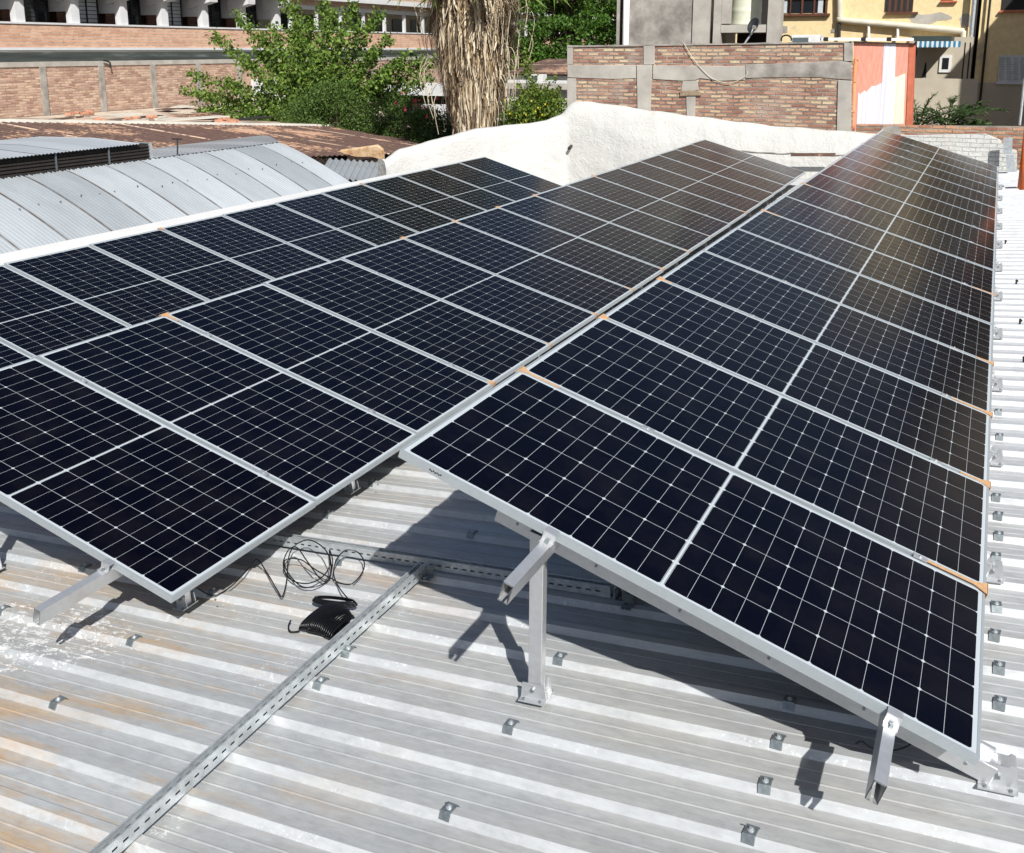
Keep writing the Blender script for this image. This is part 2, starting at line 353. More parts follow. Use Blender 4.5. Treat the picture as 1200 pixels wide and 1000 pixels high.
# ------------------------------------------------------------------ ground and far setting
b = B(); b.box((-400, -300, -5.4), (300, 500, -5)); tag(b.obj('ground', 'ground_soil'), kind='structure')
# ------------------------------------------------------------------ shed with the ribbed roof
ZP, ZR, PITCH, YR = -.28, -.25, .2538, -.03      # pan level, rib top, rib pitch, centre of the rib numbered 0
shed = onroof('shed', 'shed with a pale ribbed metal roof that carries the solar panels', 'building')
def ribbed(x0, x1, y0, y1, z=0, tilt=0):
    prof = []
    n0 = math.floor((y0-YR)/PITCH); n1 = math.ceil((y1-YR)/PITCH)
    for n in range(n0, n1+1):
        c = YR+n*PITCH
        for dy, dz in ((-.040, ZP), (-.019, ZR), (.019, ZR), (.040, ZP), (.086, ZP), (.090, ZP+.0024), (.094, ZP+.0024), (.098, ZP), (.154, ZP), (.158, ZP+.0024), (.162, ZP+.0024), (.166, ZP)):
            prof.append((c+dy, dz+z))
    prof = [p for p in prof if y0 <= p[0] <= y1]
    xs = [x0+(x1-x0)*i/6 for i in range(7)]
    b = B(); b.grid([[(x, p[0], p[1]) for x in xs] for p in prof]); return b
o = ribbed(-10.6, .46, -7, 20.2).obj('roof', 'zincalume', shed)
b = B()
for x0 in (-10.3, .2): b.box((x0, -7, -5.2), (x0+.2, 19, -.34))
b.box((-10.1, 19.75, -5.2), (.2, 19.95, -.34)); b.obj('wall', 'concrete', shed)
b = B()
for x in (-8, -6, -4, -2): b.box((x, -6.9, -.36), (x+.05, 18.7, -.30))
b.obj('purlin', 'galvanised', shed)
s2 = onroof('side_shed', 'lower neighbouring shed with a dirty grey ribbed roof at the right edge', 'building')
ribbed(.40, 4.5, -7, 18.9, -.045).obj('roof', 'old_zinc', s2)
B().box((.5, -6.9, -5.2), (4.4, 18.8, -.40)).obj('wall', 'concrete', s2)
# ------------------------------------------------------------------ solar panels
def frame_mesh():
    b = B(); a = .011
    b.box((0, 0, -PT), (PL, a, 0)); b.box((0, PW-a, -PT), (PL, PW, 0)); b.box((0, a, -PT), (a, PW-a, 0)); b.box((PL-a, a, -PT), (PL, PW-a, 0))
    f = .028; z = -PT+.002   # return flanges at the bottom
    b.box((a, a, -PT), (PL-a, f, z)); b.box((a, PW-f, -PT), (PL-a, PW-a, z)); return b
FM = frame_mesh().mesh('frame', 'frame_silver')
GM = B().box((.011, .011, -.008), (PL-.011, PW-.011, -.0015)).mesh('glass', 'solar_cells')
BM_ = B().box((PL/2-.3, PW/2-.05, -.028), (PL/2-.15, PW/2+.05, -.0085)).mesh('junction_box', 'black')
ROW = {'R': (0, 0, 0, 0, .0007, 0, .3745, .0121), 'M': (-3.4642, -.1896, .0092, -.0517, .0744, -.0219, .3583, -.0186), 'L': (-7.4925, -.0753, .0192, .0436, .0109, -2.9077, .3696, -.0594)}
ROWN = {'R': 'right-hand row', 'M': 'middle row', 'L': 'left-hand row'}
PP = 1.154
def panel_frame(a, k):
    x0, xs, z0, z1, z2, y0, t0, t1 = ROW[a]; t = k/16; th = t0+t1*math.exp(-3*t)
    low = Vector((x0+xs*t, y0+k*PP, z0+z1*t+z2*t*t)); hi = low+Vector((-math.cos(th), 0, math.sin(th)))*PL
    return hi, th
def ppt(a, kf, u, n=0):     # roof-frame point on the row: kf = distance along in panels, u down the slope, n off the surface
    hi, th = panel_frame(a, kf); return hi+Vector((math.cos(th), 0, -math.sin(th)))*u+Vector((math.sin(th), 0, math.cos(th)))*n
first = None
for a, ks in (('R', range(16)), ('M', range(16)), ('L', range(1, 16))):
    for i, k in enumerate(ks):
        hi, th = panel_frame(a, k)
        nm = ORD[k] if a != 'L' else ORD[i] if k != 15 else 'farthest'
        lab = '%s solar panel from the near end of the %s' % (nm, ROWN[a]) if nm not in ('nearest', 'farthest') else '%s solar panel of the %s' % (nm, ROWN[a])
        jit = NR.normal(0, .0012, 2)
        rot = (0, th-PHI+jit[0], 0); loc = G @ hi
        if first is None:
            first = thing('solar_panel', lab, 'solar panel', loc, 0, 'solar panels of the '+ROWN[a]); first.rotation_euler = rot
            for nme, me in (('frame', FM), ('glass', GM), ('junction_box', BM_)):
                q = bpy.data.objects.new(nme, me); C.objects.link(q); q.parent = first
        else:
            q = dup(first, lab, loc, rot); q['group'] = 'solar panels of the '+ROWN[a]
# ------------------------------------------------------------------ rails: two per row, running under all panels
def row_axes(a, kf):
    hi, th = panel_frame(a, kf); return Vector((math.cos(th), 0, -math.sin(th))), Vector((math.sin(th), 0, math.cos(th)))
def rail(a, u, over, label, k0=0, k1=16):
    t = tag(bpy.data.objects.new('mounting_rail', None), label, 'rail', 'aluminium rails under the panels'); C.objects.link(t)
    w, h = .040, .078
    # open channel section: back, two flanges, two lips (hollow seen at the cut end)
    sec = [(-w/2, -PT), (w/2, -PT), (w/2, -PT-h), (.005, -PT-h), (.005, -PT-h+.004), (w/2-.003, -PT-h+.004), (w/2-.003, -PT-.004), (-w/2+.003, -PT-.004), (-w/2+.003, -PT-h+.004), (-.005, -PT-h+.004), (-.005, -PT-h), (-w/2, -PT-h)]
    rows = []
    for kf in [-over/PP+k0]+list(range(k0, k1+1)):
        ax, nn = row_axes(a, max(kf, k0)); o_ = ppt(a, max(kf, k0), u)+Vector((0, (kf-max(kf, k0))*PP, 0))
        ring = [G @ (o_+ax*p+nn*q) for p, q in sec]; rows.append(ring+[ring[0]])
    B().grid(rows).obj('channel', 'aluminium', t)
    # end clamp: Z shaped piece gripping the frame, with its bolt
    ax, nn = row_axes(a, k0); o_ = ppt(a, k0, u)
    m = Matrix((ax, Vector((0, 1, 0)), nn)).transposed().to_4x4(); m.translation = o_; m = G.to_4x4() @ m
    b = B(); b.box((-.025, -.036, -PT), (.025, -.032, .004), m); b.box((-.025, -.032, .0012), (.025, .008, .0045), m); b.box((-.025, -.060, -PT+.0008), (.025, -.036, -PT+.005), m)
    c = b.obj('end_clamp', 'aluminium', t)
    B().tube([m @ Vector((0, -.047, -PT+.005)), m @ Vector((0, -.047, -PT+.016))], .008, 6).obj('bolt', 'steel_clip', c)
    b = B()
    for k in range(k0+1, k1):   # mid clamps in the gaps between panels
        for yy in (PW+.01,):
            ax, nn = row_axes(a, k-1); o_ = ppt(a, k-1, u); mm = Matrix((ax, Vector((0, 1, 0)), nn)).transposed().to_4x4(); mm.translation = o_; mm = G.to_4x4() @ mm
            q = B(); q.box((-.03, PW-.008, .0012), (.03, PW+.028, .005), mm); q.tube([mm @ Vector((0, PW+.01, .005)), mm @ Vector((0, PW+.01, .012))], .007, 6); q.obj('mid_clamp', 'aluminium', t)
    return t
rail('R', .70, .37, 'upper rail of the right-hand row, its cut end jutting out above the tall post')
rail('R', 2.00, .33, 'lower rail of the right-hand row, its cut end jutting out over the ribs')
rail('M', .42, .3, 'upper aluminium rail of the middle row')
rail('M', 1.885, .42, 'lower rail of the middle row, its cut end jutting out at the left')
rail('L', .5, .2, 'upper aluminium rail of the left-hand row', 1)
rail('L', 1.85, .2, 'lower aluminium rail of the left-hand row', 1)
# ------------------------------------------------------------------ support frames: sloping beam, post, feet
def support(a, y, label):
    k = (y-ROW[a][5])/PP
    t = tag(bpy.data.objects.new('panel_support', None), label, 'support', 'sloping support frames'); C.objects.link(t)
    ax, nn = row_axes(a, k); o_ = ppt(a, k, 0)
    m = Matrix((ax, Vector((0, 1, 0)), nn)).transposed().to_4x4(); m.translation = o_; m = G.to_4x4() @ m
    top = -PT-.080; e = (PL+.115 if y < 1 else PL+.085) if a == 'R' else PL-.17; hb = .108 if a == 'R' else .07; fy = -.045 if a == 'R' else -.018
    b = B(); g_ = .034 if a == 'R' else .012; b.box((.40, fy, top-hb), (e, .022, top-g_), m); b.box((.36, .004, top-g_), (e-.02, .022, top), m); b.obj('beam', 'aluminium', t, bevel=.002)
    b = B()
    for q in range(6): b.tube([m @ Vector((.5+.36*q, fy, top-.07)), m @ Vector((.5+.36*q, fy-.004, top-.07))], .006, 6).obj('rivet', 'steel_clip', t); b = B()
    # plumb post in front of the beam
    mr = G.to_4x4(); bx_, tx_ = (o_.x+PL*.93-1.735)-(0 if a == 'R' else .0), 0
    bx_ = o_.x+.43; tx_ = bx_+.07; yp = y-.045+(-.025 if a == 'R' else 0); zt_ = ppt(a, k, .62, top-.02).z
    b = B(); P8 = [(bx_-.03, yp-.022, ZR+.006), (bx_+.03, yp-.022, ZR+.006), (bx_+.03, yp+.022, ZR+.006), (bx_-.03, yp+.022, ZR+.006), (tx_-.03, yp-.022, zt_-.0), (tx_+.03, yp-.022, zt_-.02), (tx_+.03, yp+.022, zt_-.02), (tx_-.03, yp+.022, zt_)]
    b.add([mr @ Vector(p) for p in P8], [(0, 3, 2, 1), (4, 5, 6, 7), (0, 1, 5, 4), (1, 2, 6, 5), (2, 3, 7, 6), (3, 0, 4, 7)]); b.obj('post', 'aluminium', t, bevel=.003)
    def bracket(x, y, wdt, hh=.072):
        b = B(); b.box((x-wdt/2, y-.062, ZR+.001), (x+wdt/2, y+.05, ZR+.006), mr)
        for yy in (-.032, .030):
            x0, x1 = x-wdt/2, x+wdt/2; pl = [(x0, y+yy, ZR+.006), (x1, y+yy, ZR+.006), (x1-.006, y+yy, ZR+hh), (x1-.02, y+yy, ZR+hh+.006), (x1-.03, y+yy, ZR+hh-.004), (x0+.012, y+yy, ZR+hh)]
            b.prism([mr @ Vector(p) for p in pl], G @ Vector((0, .004, 0)))
        q = b.obj('foot_bracket', 'aluminium', t)
        B().tube([mr @ Vector((x, y-.042, ZR+.045)), mr @ Vector((x, y+.042, ZR+.045))], .009, 6).obj('bolt', 'steel_clip', q)
        for sx in (-.32, .32): B().tube([mr @ Vector((x+wdt*sx, y-.05, ZR+.006)), mr @ Vector((x+wdt*sx, y-.05, ZR+.013))], .007, 6).obj('screw', 'steel_clip', q)
    bracket(bx_, yp, .115)
    if a == 'R': fo = o_+ax*(e-.05); bracket(fo.x-.01, y-.01, .125 if y < 1 else .095, .088 if y < 1 else .07)
    else:
        fo = ppt(a, k, PL-.22, top-hb); bracket(fo.x, y, .075, .06)
        B().box((fo.x-.02, y-.02, ZR+.007), (fo.x+.02, y+.02, fo.z+.02), mr).obj('short_leg', 'aluminium', t)
    return t
ys = [.25+1.523*i for i in range(12)]
nth = ['nearest', 'second', 'third', 'fourth', 'fifth', 'sixth', 'seventh', 'eighth', 'ninth', 'tenth', 'eleventh', 'farthest']
for i, y in enumerate(ys):
    support('R', y, '%s sloping support frame under the right-hand row' % nth[i]+(', with its tall post standing in the open' if i == 0 else ''))
    support('M', y+.06, '%s sloping support frame under the middle row' % nth[i])
    if y < 15: support('L', y+.06, '%s sloping support frame under the left-hand row' % nth[i])
# maker's mark on the near frame: a short dark printed bar
b = B(); hi, th = panel_frame('R', 0); ax, nn = row_axes('R', 0)
for i in range(7):
    p = hi+ax*(.145+.0085*i)+nn*(-.017-.003*(i % 2)); w_ = .0065
    m = Matrix((ax, Vector((0, 1, 0)), nn)).transposed().to_4x4(); m.translation = p; b.box((0, -.0006, -.003), (w_, 0, .004), G.to_4x4() @ m)
o = b.obj('printed_mark', 'dark'); o.parent = first; o.matrix_parent_inverse = (Matrix.Translation(first.location) @ first.rotation_euler.to_matrix().to_4x4()).inverted()
# cardboard corner protectors left between the panels
def corner(a, k, high, ln, label, big=1, both=True):
    t0 = ppt(a, k, 0 if high else PL); ax, nn = row_axes(a, k); m = Matrix((ax, Vector((0, 1, 0)), nn)).transposed().to_4x4(); m.translation = t0; m = G.to_4x4() @ m
    s = 1 if high else -1; b = B(); z = .0015
    y0 = -.020
    poly = [(-.004*s, y0-.035*big), (.055*s, y0+.0), (ln*s, y0+.003), (ln*s, y0+.018), (.05*s, y0+.022), (.02*s, y0+.04*big), (-.004*s, y0+.06*big)]
    b.prism([m @ Vector((p[0], p[1], z)) for p in poly], (G @ nn)*.003)
    ee = [(-.006*s, y0-.035*big), (-.006*s, y0+.06*big)]
    b.prism([m @ Vector((ee[0][0], ee[0][1], z+.003)), m @ Vector((ee[1][0], ee[1][1], z+.003)), m @ Vector((ee[1][0], ee[1][1], -.03)), m @ Vector((ee[0][0], ee[0][1], -.03))], (G @ ax)*(-.002*s))
    tag(b.obj('cardboard_corner', 'cardboard'), label, 'corner guard', 'cardboard corners on the panels')
jn = ['', 'first', 'second', 'third', 'fourth', 'fifth', 'sixth', 'seventh', 'eighth', 'ninth', 'tenth', 'eleventh', 'twelfth', 'thirteenth', 'fourteenth', 'fifteenth']
for a, hiq, lst in (('R', True, ((1, .22), (2, .04), (3, .10), (6, .2), (8, .12))), ('R', False, ((1, .30), (2, .15), (3, .25), (4, .12), (6, .2))), ('M', False, ((3, .05), (4, .06), (5, .05), (6, .10), (7, .05), (8, .10), (9, .1), (11, .1))), ('M', True, ((2, .14), (5, .05), (6, .1), (7, .06), (8, .1), (10, .1))), ('L', True, ((8, .06), (12, .08)))):
    for k, ln in lst:
        corner(a, k, hiq, ln, 'tan cardboard corner at the %s joint along the %s edge of the %s' % (jn[k], 'upper' if hiq else 'lower', ROWN[a]), 1.0 if k < 4 else .8)
# ------------------------------------------------------------------ roof screws with square saddles
def clip_mesh():
    b = B(); w = .022
    b.add([(-w, -.021, .0065), (w, -.021, .0065), (w, .021, .0065), (-w, .021, .0065), (-w, -.021, .003), (w, -.021, .003), (w, .021, .003), (-w, .021, .003)], [(0, 1, 2, 3), (7, 6, 5, 4), (1, 5, 6, 2), (3, 0, 4, 7), (2, 6, 7, 3), (0, 4, 5, 1)])
    for s in (-1, 1):
        b.prism([Vector((-w, s*.0215, .0065)), Vector((w, s*.0215, .0065)), Vector((w, s*.037, -.020)), Vector((-w, s*.037, -.020))], (0, s*.002, .0015))
    return b
CM = clip_mesh().mesh('saddle', 'steel_clip')
q = B(); q.tube([(0, 0, .0065), (0, 0, .009)], .012, 12); q.tube([(0, 0, .009), (0, 0, .016)], .0065, 6); SM = q.mesh('screw', 'galvanised')
def clip(x, n, label):
    y = YR+n*PITCH
    t = onroof('roof_clip', label, 'roof clip', x, y, ZR, 'square saddle clips screwed on the roof ribs'); t.rotation_euler = (0, -PHI, R_.uniform(-.12, .12))
    for nm, me in (('saddle', CM), ('screw', SM)):
        o = bpy.data.objects.new(nm, me); C.objects.link(o); o.parent = t
def nrib(y): return round((y-YR)/PITCH)
for i, n in enumerate((2, 1, 0, -1)): clip(-.70+.004*i, n, '%s roof clip down the line below the lower rail end of the right-hand row' % ('uppermost', 'second', 'third', 'lowest')[i])
for i, n in enumerate((2, 0, -2)): clip(-1.70, n, ('roof clip just right of the tall post', 'roof clip just below the foot of the tall post', 'roof clip near the bottom middle of the roof')[i])
clip(-2.68, 6, 'roof clip in the shade beneath the high corner of the right-hand row')
clip(-2.63, 0, 'roof clip just right of the long perforated channel'); clip(-2.66, 1, 'roof clip touching the right side of the long perforated channel')
clip(-3.68, -2, 'roof clip low at the left among the rust stains'); clip(-3.75, 0, 'roof clip a little above the lone one at lower left')
clip(-4.66, 2, 'roof clip shaded under the near edge of the middle row'); clip(-4.70, 0, 'roof clip at the left border beside the spattered paint')
clip(-3.70, 2, 'roof clip right of the near foot of the middle row'); clip(-3.69, 6, 'first roof clip beyond the cable along the edge of the middle row'); clip(-3.70, 8, 'second roof clip beyond the cable along the edge of the middle row')
clip(-3.24, 4, 'roof clip beside the black cable loops')
for i, n in enumerate((-1, 3, 4, 5, 6, 8, 9, 10, 11, 15, 17)):
    clip(.045+R_.uniform(-.012, .012), n, '%s roof clip from the bottom of the bright strip right of the panels' % ('lowest', 'second', 'third', 'fourth', 'fifth', 'sixth', 'seventh', 'eighth', 'ninth', 'tenth', 'topmost')[i])
# dark self-drilling screws lying on the far strip
for i, (x, n) in enumerate(((.22, 22), (.21, 27), (.20, 34), (.10, 44))):
    b = B(); y = YR+n*PITCH; b.tube([RF(x, y, ZR), RF(x, y, ZR+.03)], .009, 6); b.tube([RF(x, y, ZR+.03), RF(x+.012, y, ZR+.045)], .015, 6)
    tag(b.obj('roof_screw', 'dark'), '%s dark screw standing on the bright strip right of the panels' % ('nearest', 'second', 'third', 'farthest')[i], 'screw', 'dark screws on the bright strip')
# ------------------------------------------------------------------ perforated channels on the roof
def channel(x0, y0, x1, y1, label, slots=True, h=.060, w=.044, z=ZR+.002, ends=True):
    t = tag(bpy.data.objects.new('perforated_channel', None), label, 'channel', 'perforated galvanised channels'); C.objects.link(t)
    d = Vector((x1-x0, y1-y0, 0)); L = d.length; d.normalize(); sd = Vector((d.y, -d.x, 0)); up = Vector((0, 0, 1))
    m = Matrix((d, -sd, up)).transposed().to_4x4(); m.translation = Vector((x0, y0, z)); m = G.to_4x4() @ m
    T = .0025
    bs = B(); bf = B(); st = .05; sl_ = .026
    n = int(L/st)
    def slotted(bb, mk):   # mk(a,b,c,d): box spanning along a..b and across c..d
        mk(bb, 0, L, 0, .42); mk(bb, 0, L, .58, 1)
        x = 0
        for i in range(n):
            c = (i+.5)*st; mk(bb, x, c-sl_/2, .42, .58); x = c+sl_/2
        mk(bb, x, L, .42, .58)
    for s in (-1, 1):
        def mk(bb, a, b_, c, d_, s=s): bb.box((a, s*w/2-(T if s > 0 else 0), T+c*(h-T)), (b_, s*w/2+(T if s < 0 else 0), T+d_*(h-T)), m)
        if slots: slotted(bs, mk)
        else: mk(bs, 0, L, 0, 1)
        bs.box((0, s*(w/2-.008) if s > 0 else -w/2+T, h-.0005), (L, s*(w/2-T) if s > 0 else -w/2+.008, h+T-.0005), m)
        bs.box((0, s*(w/2) - (T if s > 0 else 0), h), (L, s*(w/2)+(T if s < 0 else 0), h+T-.0005), m)
    bs.obj('side_flange', 'galvanised', t)
    slotted(bf, lambda bb, a, b_, c, d_: bb.box((a, -w/2+c*w, 0), (b_, -w/2+d_*w, T), m))
    bf.obj('base_web', 'galvanised_dark', t); return t
channel(-2.70, .98, -2.70, -2.6, 'long perforated galvanised channel running from the cable towards the viewer')
channel(-4.05, 1.04, -1.66, 1.04, 'perforated galvanised channel lying across under the two rows of panels')
channel(-1.615, 1.01, -1.615, 1.75, 'short perforated galvanised channel turning off beneath the right-hand row')
for x, y, lb in ((-2.655, .93, 'channel joint bracket at the meeting of the two perforated channels'), (-1.56, .97, 'dark channel joint bracket at the right end of the cross channel')):
    t = onroof('corner_bracket', lb, 'bracket', x, y, ZR)
    b = B(); b.box((-.022, -.03, .001), (.028, .03, .006)); b.box((-.022, .026, .006), (.028, .03, .05)); b.obj('plate', 'steel_clip', t)
    b = B(); b.tube([(0, -.012, .006), (0, -.012, .02)], .012, 6); b.obj('nut', 'galvanised_dark', t)
# ------------------------------------------------------------------ cable: loops and the coil
def PXR(x, y, z): # roof-frame plane point for a pixel, in world coordinates
    d = G.transposed() @ ray(x, y); o_ = G.transposed() @ CAM; return G @ (o_+d*((z-o_.z)/d.z))
def smooth(pts, n=8):
    P_ = [pts[0]]+pts+[pts[-1]]; out = []
    for i in range(1, len(P_)-2):
        a, b_, c, d = P_[i-1:i+3]
        for j in range(n):
            t = j/n; out.append(.5*((2*b_)+(c-a)*t+(2*a-5*b_+4*c-d)*t*t+(3*b_-a-3*c+d)*t**3))
    out.append(P_[-2]); return out
cz = lambda z: ZR+.006+z
path = [(232, 690, .0), (250, 698, .0), (270, 688, .01), (290, 668, .03), (301, 656, .06), (312, 670, .03), (325, 692, .01), (331, 699, .0), (336, 680, .01), (338, 655, .05), (345, 640, .08), (362, 633, .12), (380, 643, .14), (387, 660, .12), (378, 676, .06), (360, 684, .03), (340, 679, .02), (332, 662, .06), (338, 645, .10), (348, 642, .12), (360, 658, .10), (375, 678, .05), (384, 680, .03), (390, 660, .05), (386, 645, .08), (388, 672, .03), (378, 685, .01), (355, 688, .01), (338, 672, .03), (334, 657, .05), (352, 656, .05), (370, 668, .03), (388, 678, .02), (400, 684, .0), (413, 684, .0), (424, 672, .02), (427, 660, .05), (420, 648, .08), (406, 645, .10), (395, 655, .08), (391, 672, .04), (397, 688, .02), (408, 702, .02), (415, 710, .03)]
t = thing('cable', 'thin black cable looping loosely on the roof beside the middle row', 'cable')
B().tube(smooth([PXR(x, y, cz(z)) for x, y, z in path], 8), .0034, 8).obj('loose_loops', 'black_cable', t, True)
coil = thing('cable_coil', 'flat black coil of cable lying against the long channel', 'cable coil', PXR(379, 740, ZP+.004), -PHI)
q1, q2 = PXR(349, 745, ZP), PXR(412, 722, ZP); ax1 = G.transposed() @ (q2-q1); ax1.z = 0; ax1.normalize(); ax2 = Vector((-ax1.y, ax1.x, 0))
rr = random.Random(4)
GT = G.transposed()
def loc_(x, y, z=ZP): return GT @ (PXR(x, y, z)-Vector(coil.location))
A_, B_, C_, D_2 = loc_(351, 743), loc_(390, 755), loc_(393, 713), loc_(417, 733)
for layer in range(2):
    for k in range(19):   # a flat hank: long loops lying side by side
        q = (k+.5*layer)/19; e0 = A_.lerp(B_, q); e1 = C_.lerp(D_2, q); mid_ = (e0+e1)/2; hl = (e1-e0)/2; pts = []
        hh = (.020+.012*math.sin(q*math.pi))*(1+.35*layer); jt = rr.uniform(-.004, .004)
        for i in range(29):
            a_ = 2*math.pi*i/28; pts.append(mid_+hl*math.cos(a_)*(1+jt*6)+Vector((0, 0, .006+hh*(1+math.sin(a_)))))
        B().tube(pts, .0036, 7, False).obj('turn', 'black_cable', coil, True)
b = B(); E0, E1 = loc_(367, 708, ZR), loc_(419, 713, ZR)
for k in range(4):        # small tied bundle on the far side
    mid_ = (E0+E1)/2; hl = (E1-E0)/2; wd_ = loc_(395, 705, ZR)-loc_(395, 713, ZR)
    b.tube([mid_+hl*math.cos(a_)*(1-.04*k)+wd_*.55*math.sin(a_)*(1-.12*k)+Vector((0, 0, .02+.006*k)) for a_ in np.linspace(0, 2*math.pi, 33)], .0040, 6, False)
b.obj('tied_bundle', 'black_cable', coil, True)
b = B(); b.tube(smooth([loc_(x, y, ZP)+Vector((0, 0, z)) for x, y, z in ((352, 744, .02), (346, 744, .015), (340, 744, .02), (339, 740, .03), (342, 736, .04))], 6), .0040, 6); b.obj('loose_end', 'black_cable', coil, True)
# stiff wire scrap under the low end of the right-hand row
b = B(); b.tube(smooth([PXR(*q) for q in ((1003, 872, ZR+.01), (1010, 869, ZR+.03), (1020, 876, ZR+.02), (1035, 880, ZR+.01), (1055, 878, ZR+.01), (1069, 871, ZR+.03), (1068, 866, ZR+.04), (1064, 868, ZR+.03))]), .003, 6)
tag(b.obj('wire_scrap', 'rubber'), 'short bent dark wire in the shade under the low end of the right-hand row', 'wire')
# ------------------------------------------------------------------ white parapet round the far side of the roof
def resample(pts, n):
    d = [0]
    for a, b_ in zip(pts, pts[1:]): d.append(d[-1]+(b_-a).length)
    out = []
    for i in range(n):
        s = d[-1]*i/(n-1); k = max(j for j in range(len(d)) if d[j] <= s+1e-9); k = min(k, len(pts)-2)
        t = (s-d[k])/max(1e-9, d[k+1]-d[k]); out.append(pts[k].lerp(pts[k+1], t))
    return out
top = [AY(451, 187, 16.6), AY(468, 174, 17.0), AY(500, 166, 17.6), AY(535, 156, 18.2), AY(565, 149, 18.8), AY(600, 146, 19.4), AY(640, 141, 20.0), AY(660, 132, 20.2), AY(668, 118, 20.3), AY(690, 117, 20.3), AY(720, 120, 20.3), AY(800, 131, 20.3), AY(900, 144, 20.3), AY(1000, 152, 20.3), AY(1085, 157, 20.3)]
topr = resample(top, 90)
rows = [[], [], [], [], [], [], []]
NM = []
for i in range(90):
    t_ = topr[min(i+7, 89)]-topr[max(i-7, 0)]; v = Vector((t_.y, -t_.x, 0)).normalized(); NM.append(-v if v.y > 0 else v)
for i, p in enumerate(topr):
    q = i/89; wv = .03*math.sin(i*.9)+.02*math.sin(i*2.3+1)
    nrm = sum((NM[j] for j in range(max(0, i-6), min(90, i+7))), Vector((0, 0, 0))).normalized()
    zb = RF(p.x, 0, ZP-.03).z
    g = min(1, max(0, (q-.30)/.30)); g = g*g*(3-2*g); ledge = .16*g+.02
    hz = p.z-zb
    rows[0].append(p-nrm*(.25)+Vector((0, 0, -hz-1)))
    rows[1].append(p-nrm*.22+Vector((0, 0, wv*.4-.02)))
    rows[2].append(p+Vector((0, 0, wv*.35)))
    rows[3].append(p+nrm*(.10+ledge*.6)+Vector((0, 0, -.05-.42*g*hz*.6+wv*.3)))
    rows[4].append(p+nrm*(.14+ledge)+Vector((0, 0, -.13-.55*g*hz*.75+wv*.2)))
    rows[5].append(p+nrm*(.16+ledge)+Vector((0, 0, -.18-.55*g*hz*.85)))
    rows[6].append(p+nrm*(.22+ledge)+Vector((0, 0, -hz-.02)))
par = thing('parapet', 'thick white painted parapet curving round the far end of the roof', 'parapet')
b = B(); b.grid(rows)
k0 = len(b.v)
o = b.obj('painted_wall', 'white_paint', par, True); sd = o.modifiers.new('s', 'SUBSURF'); sd.levels = sd.render_levels = 1
b = B(); b.prism([rows[r][0] for r in range(7)], (-.06, -.02, 0)); b.obj('end_cap', 'white_paint', par)
b = B(); b.prism([rows[r][-1] for r in range(7)], (.06, -.02, 0)); b.obj('end_cap', 'white_paint', par)
b = B(); cr = [rows[4][i]+Vector((0, -.012, .02+.012*math.sin(i*1.7))) for i in range(54, 82)]; b.tube(cr, [.004+.008*abs(math.sin(i*2.1)) for i in range(54, 82)], 5); b.obj('crack', 'concrete', par)
DS = B().bar(AY(927, 181.5, 19.62), AY(979, 181.5, 19.62), .05, .07).obj('dark_strip', 'rusty_zinc', par)
p = AY(668, 173, 19.98); b = B(); b.tube([p+Vector((0, .1, .03)), p+Vector((0, -.07, -.02))], .04, 8); b.obj('spout', 'rubber', par)
# right-hand part: white painted brick above the roof edge
b = B()
pts = [(1045, 159), (1050, 160), (1155, 158), (1172, 165), (1178, 175), (1192, 178), (1192, 240), (1045, 240)]
P1 = [AY(x, y, 19.9) for x, y in pts]; b.prism(P1, (0, .3, 0)); pb = tag(b.obj('painted_brick_wall', 'painted_brick'), 'low white painted brick wall behind the far end of the right-hand row', 'wall')
lw = thing('low_brick_wall', 'low bare brick wall with a grey cement patch running to the right below the palms', 'wall')
b = B(); P1 = [AY(x, y, 20.3) for x, y in ((1003, 147), (1200, 149), (1300, 150), (1300, 230), (1003, 200))]; b.prism(P1, (0, .25, 0)); b.obj('bricks', 'brick_low', lw)
b = B(); P1 = [AY(x, y, 20.27) for x, y in ((1035, 149), (1052, 146.5), (1056, 152), (1056, 160), (1040, 164), (1030, 156))]; b.prism(P1, (0, .028, 0)); b.obj('cement_patch', 'concrete', lw)
fl = thing('flashing', 'bent grey metal flashing on the white wall beside the orange pipe', 'flashing')
b = B(); P1 = [AY(x, y, 19.6) for x, y in ((1176, 162), (1187, 161), (1186, 182), (1175, 180))]; b.prism(P1, (0, .05, 0)); b.obj('upper_sheet', 'galvanised', fl)
b = B(); P1 = [AY(x, y, 19.55) for x, y in ((1179, 182), (1188, 182), (1190, 202), (1180, 202))]; b.prism(P1, (0, .05, 0)); b.obj('lower_sheet', 'galvanised', fl)
# long white flashing strip behind the left-hand row
p0, p1 = AX(-60, 318, -10.25), AX(562, 187, -10.25)
b = B(); a_, c_ = Vector((-10.25, p0.y, -.10)), Vector((-10.25, 16.6, -.10))
b.grid([[Vector((-10.46, y, -.9)) for y in (p0.y-3, 16.4)], [Vector((-10.46, y, -.095)) for y in (p0.y-3, 16.4)], [Vector((-9.95, y, -.13)) for y in (p0.y-3, 16.4)], [Vector((-9.93, y, -1.3)) for y in (p0.y-3, 16.4)]])
tag(b.obj('roof_edge_capping', 'pvc_white'), 'long white metal capping along the upper edge of the left-hand row', 'capping')
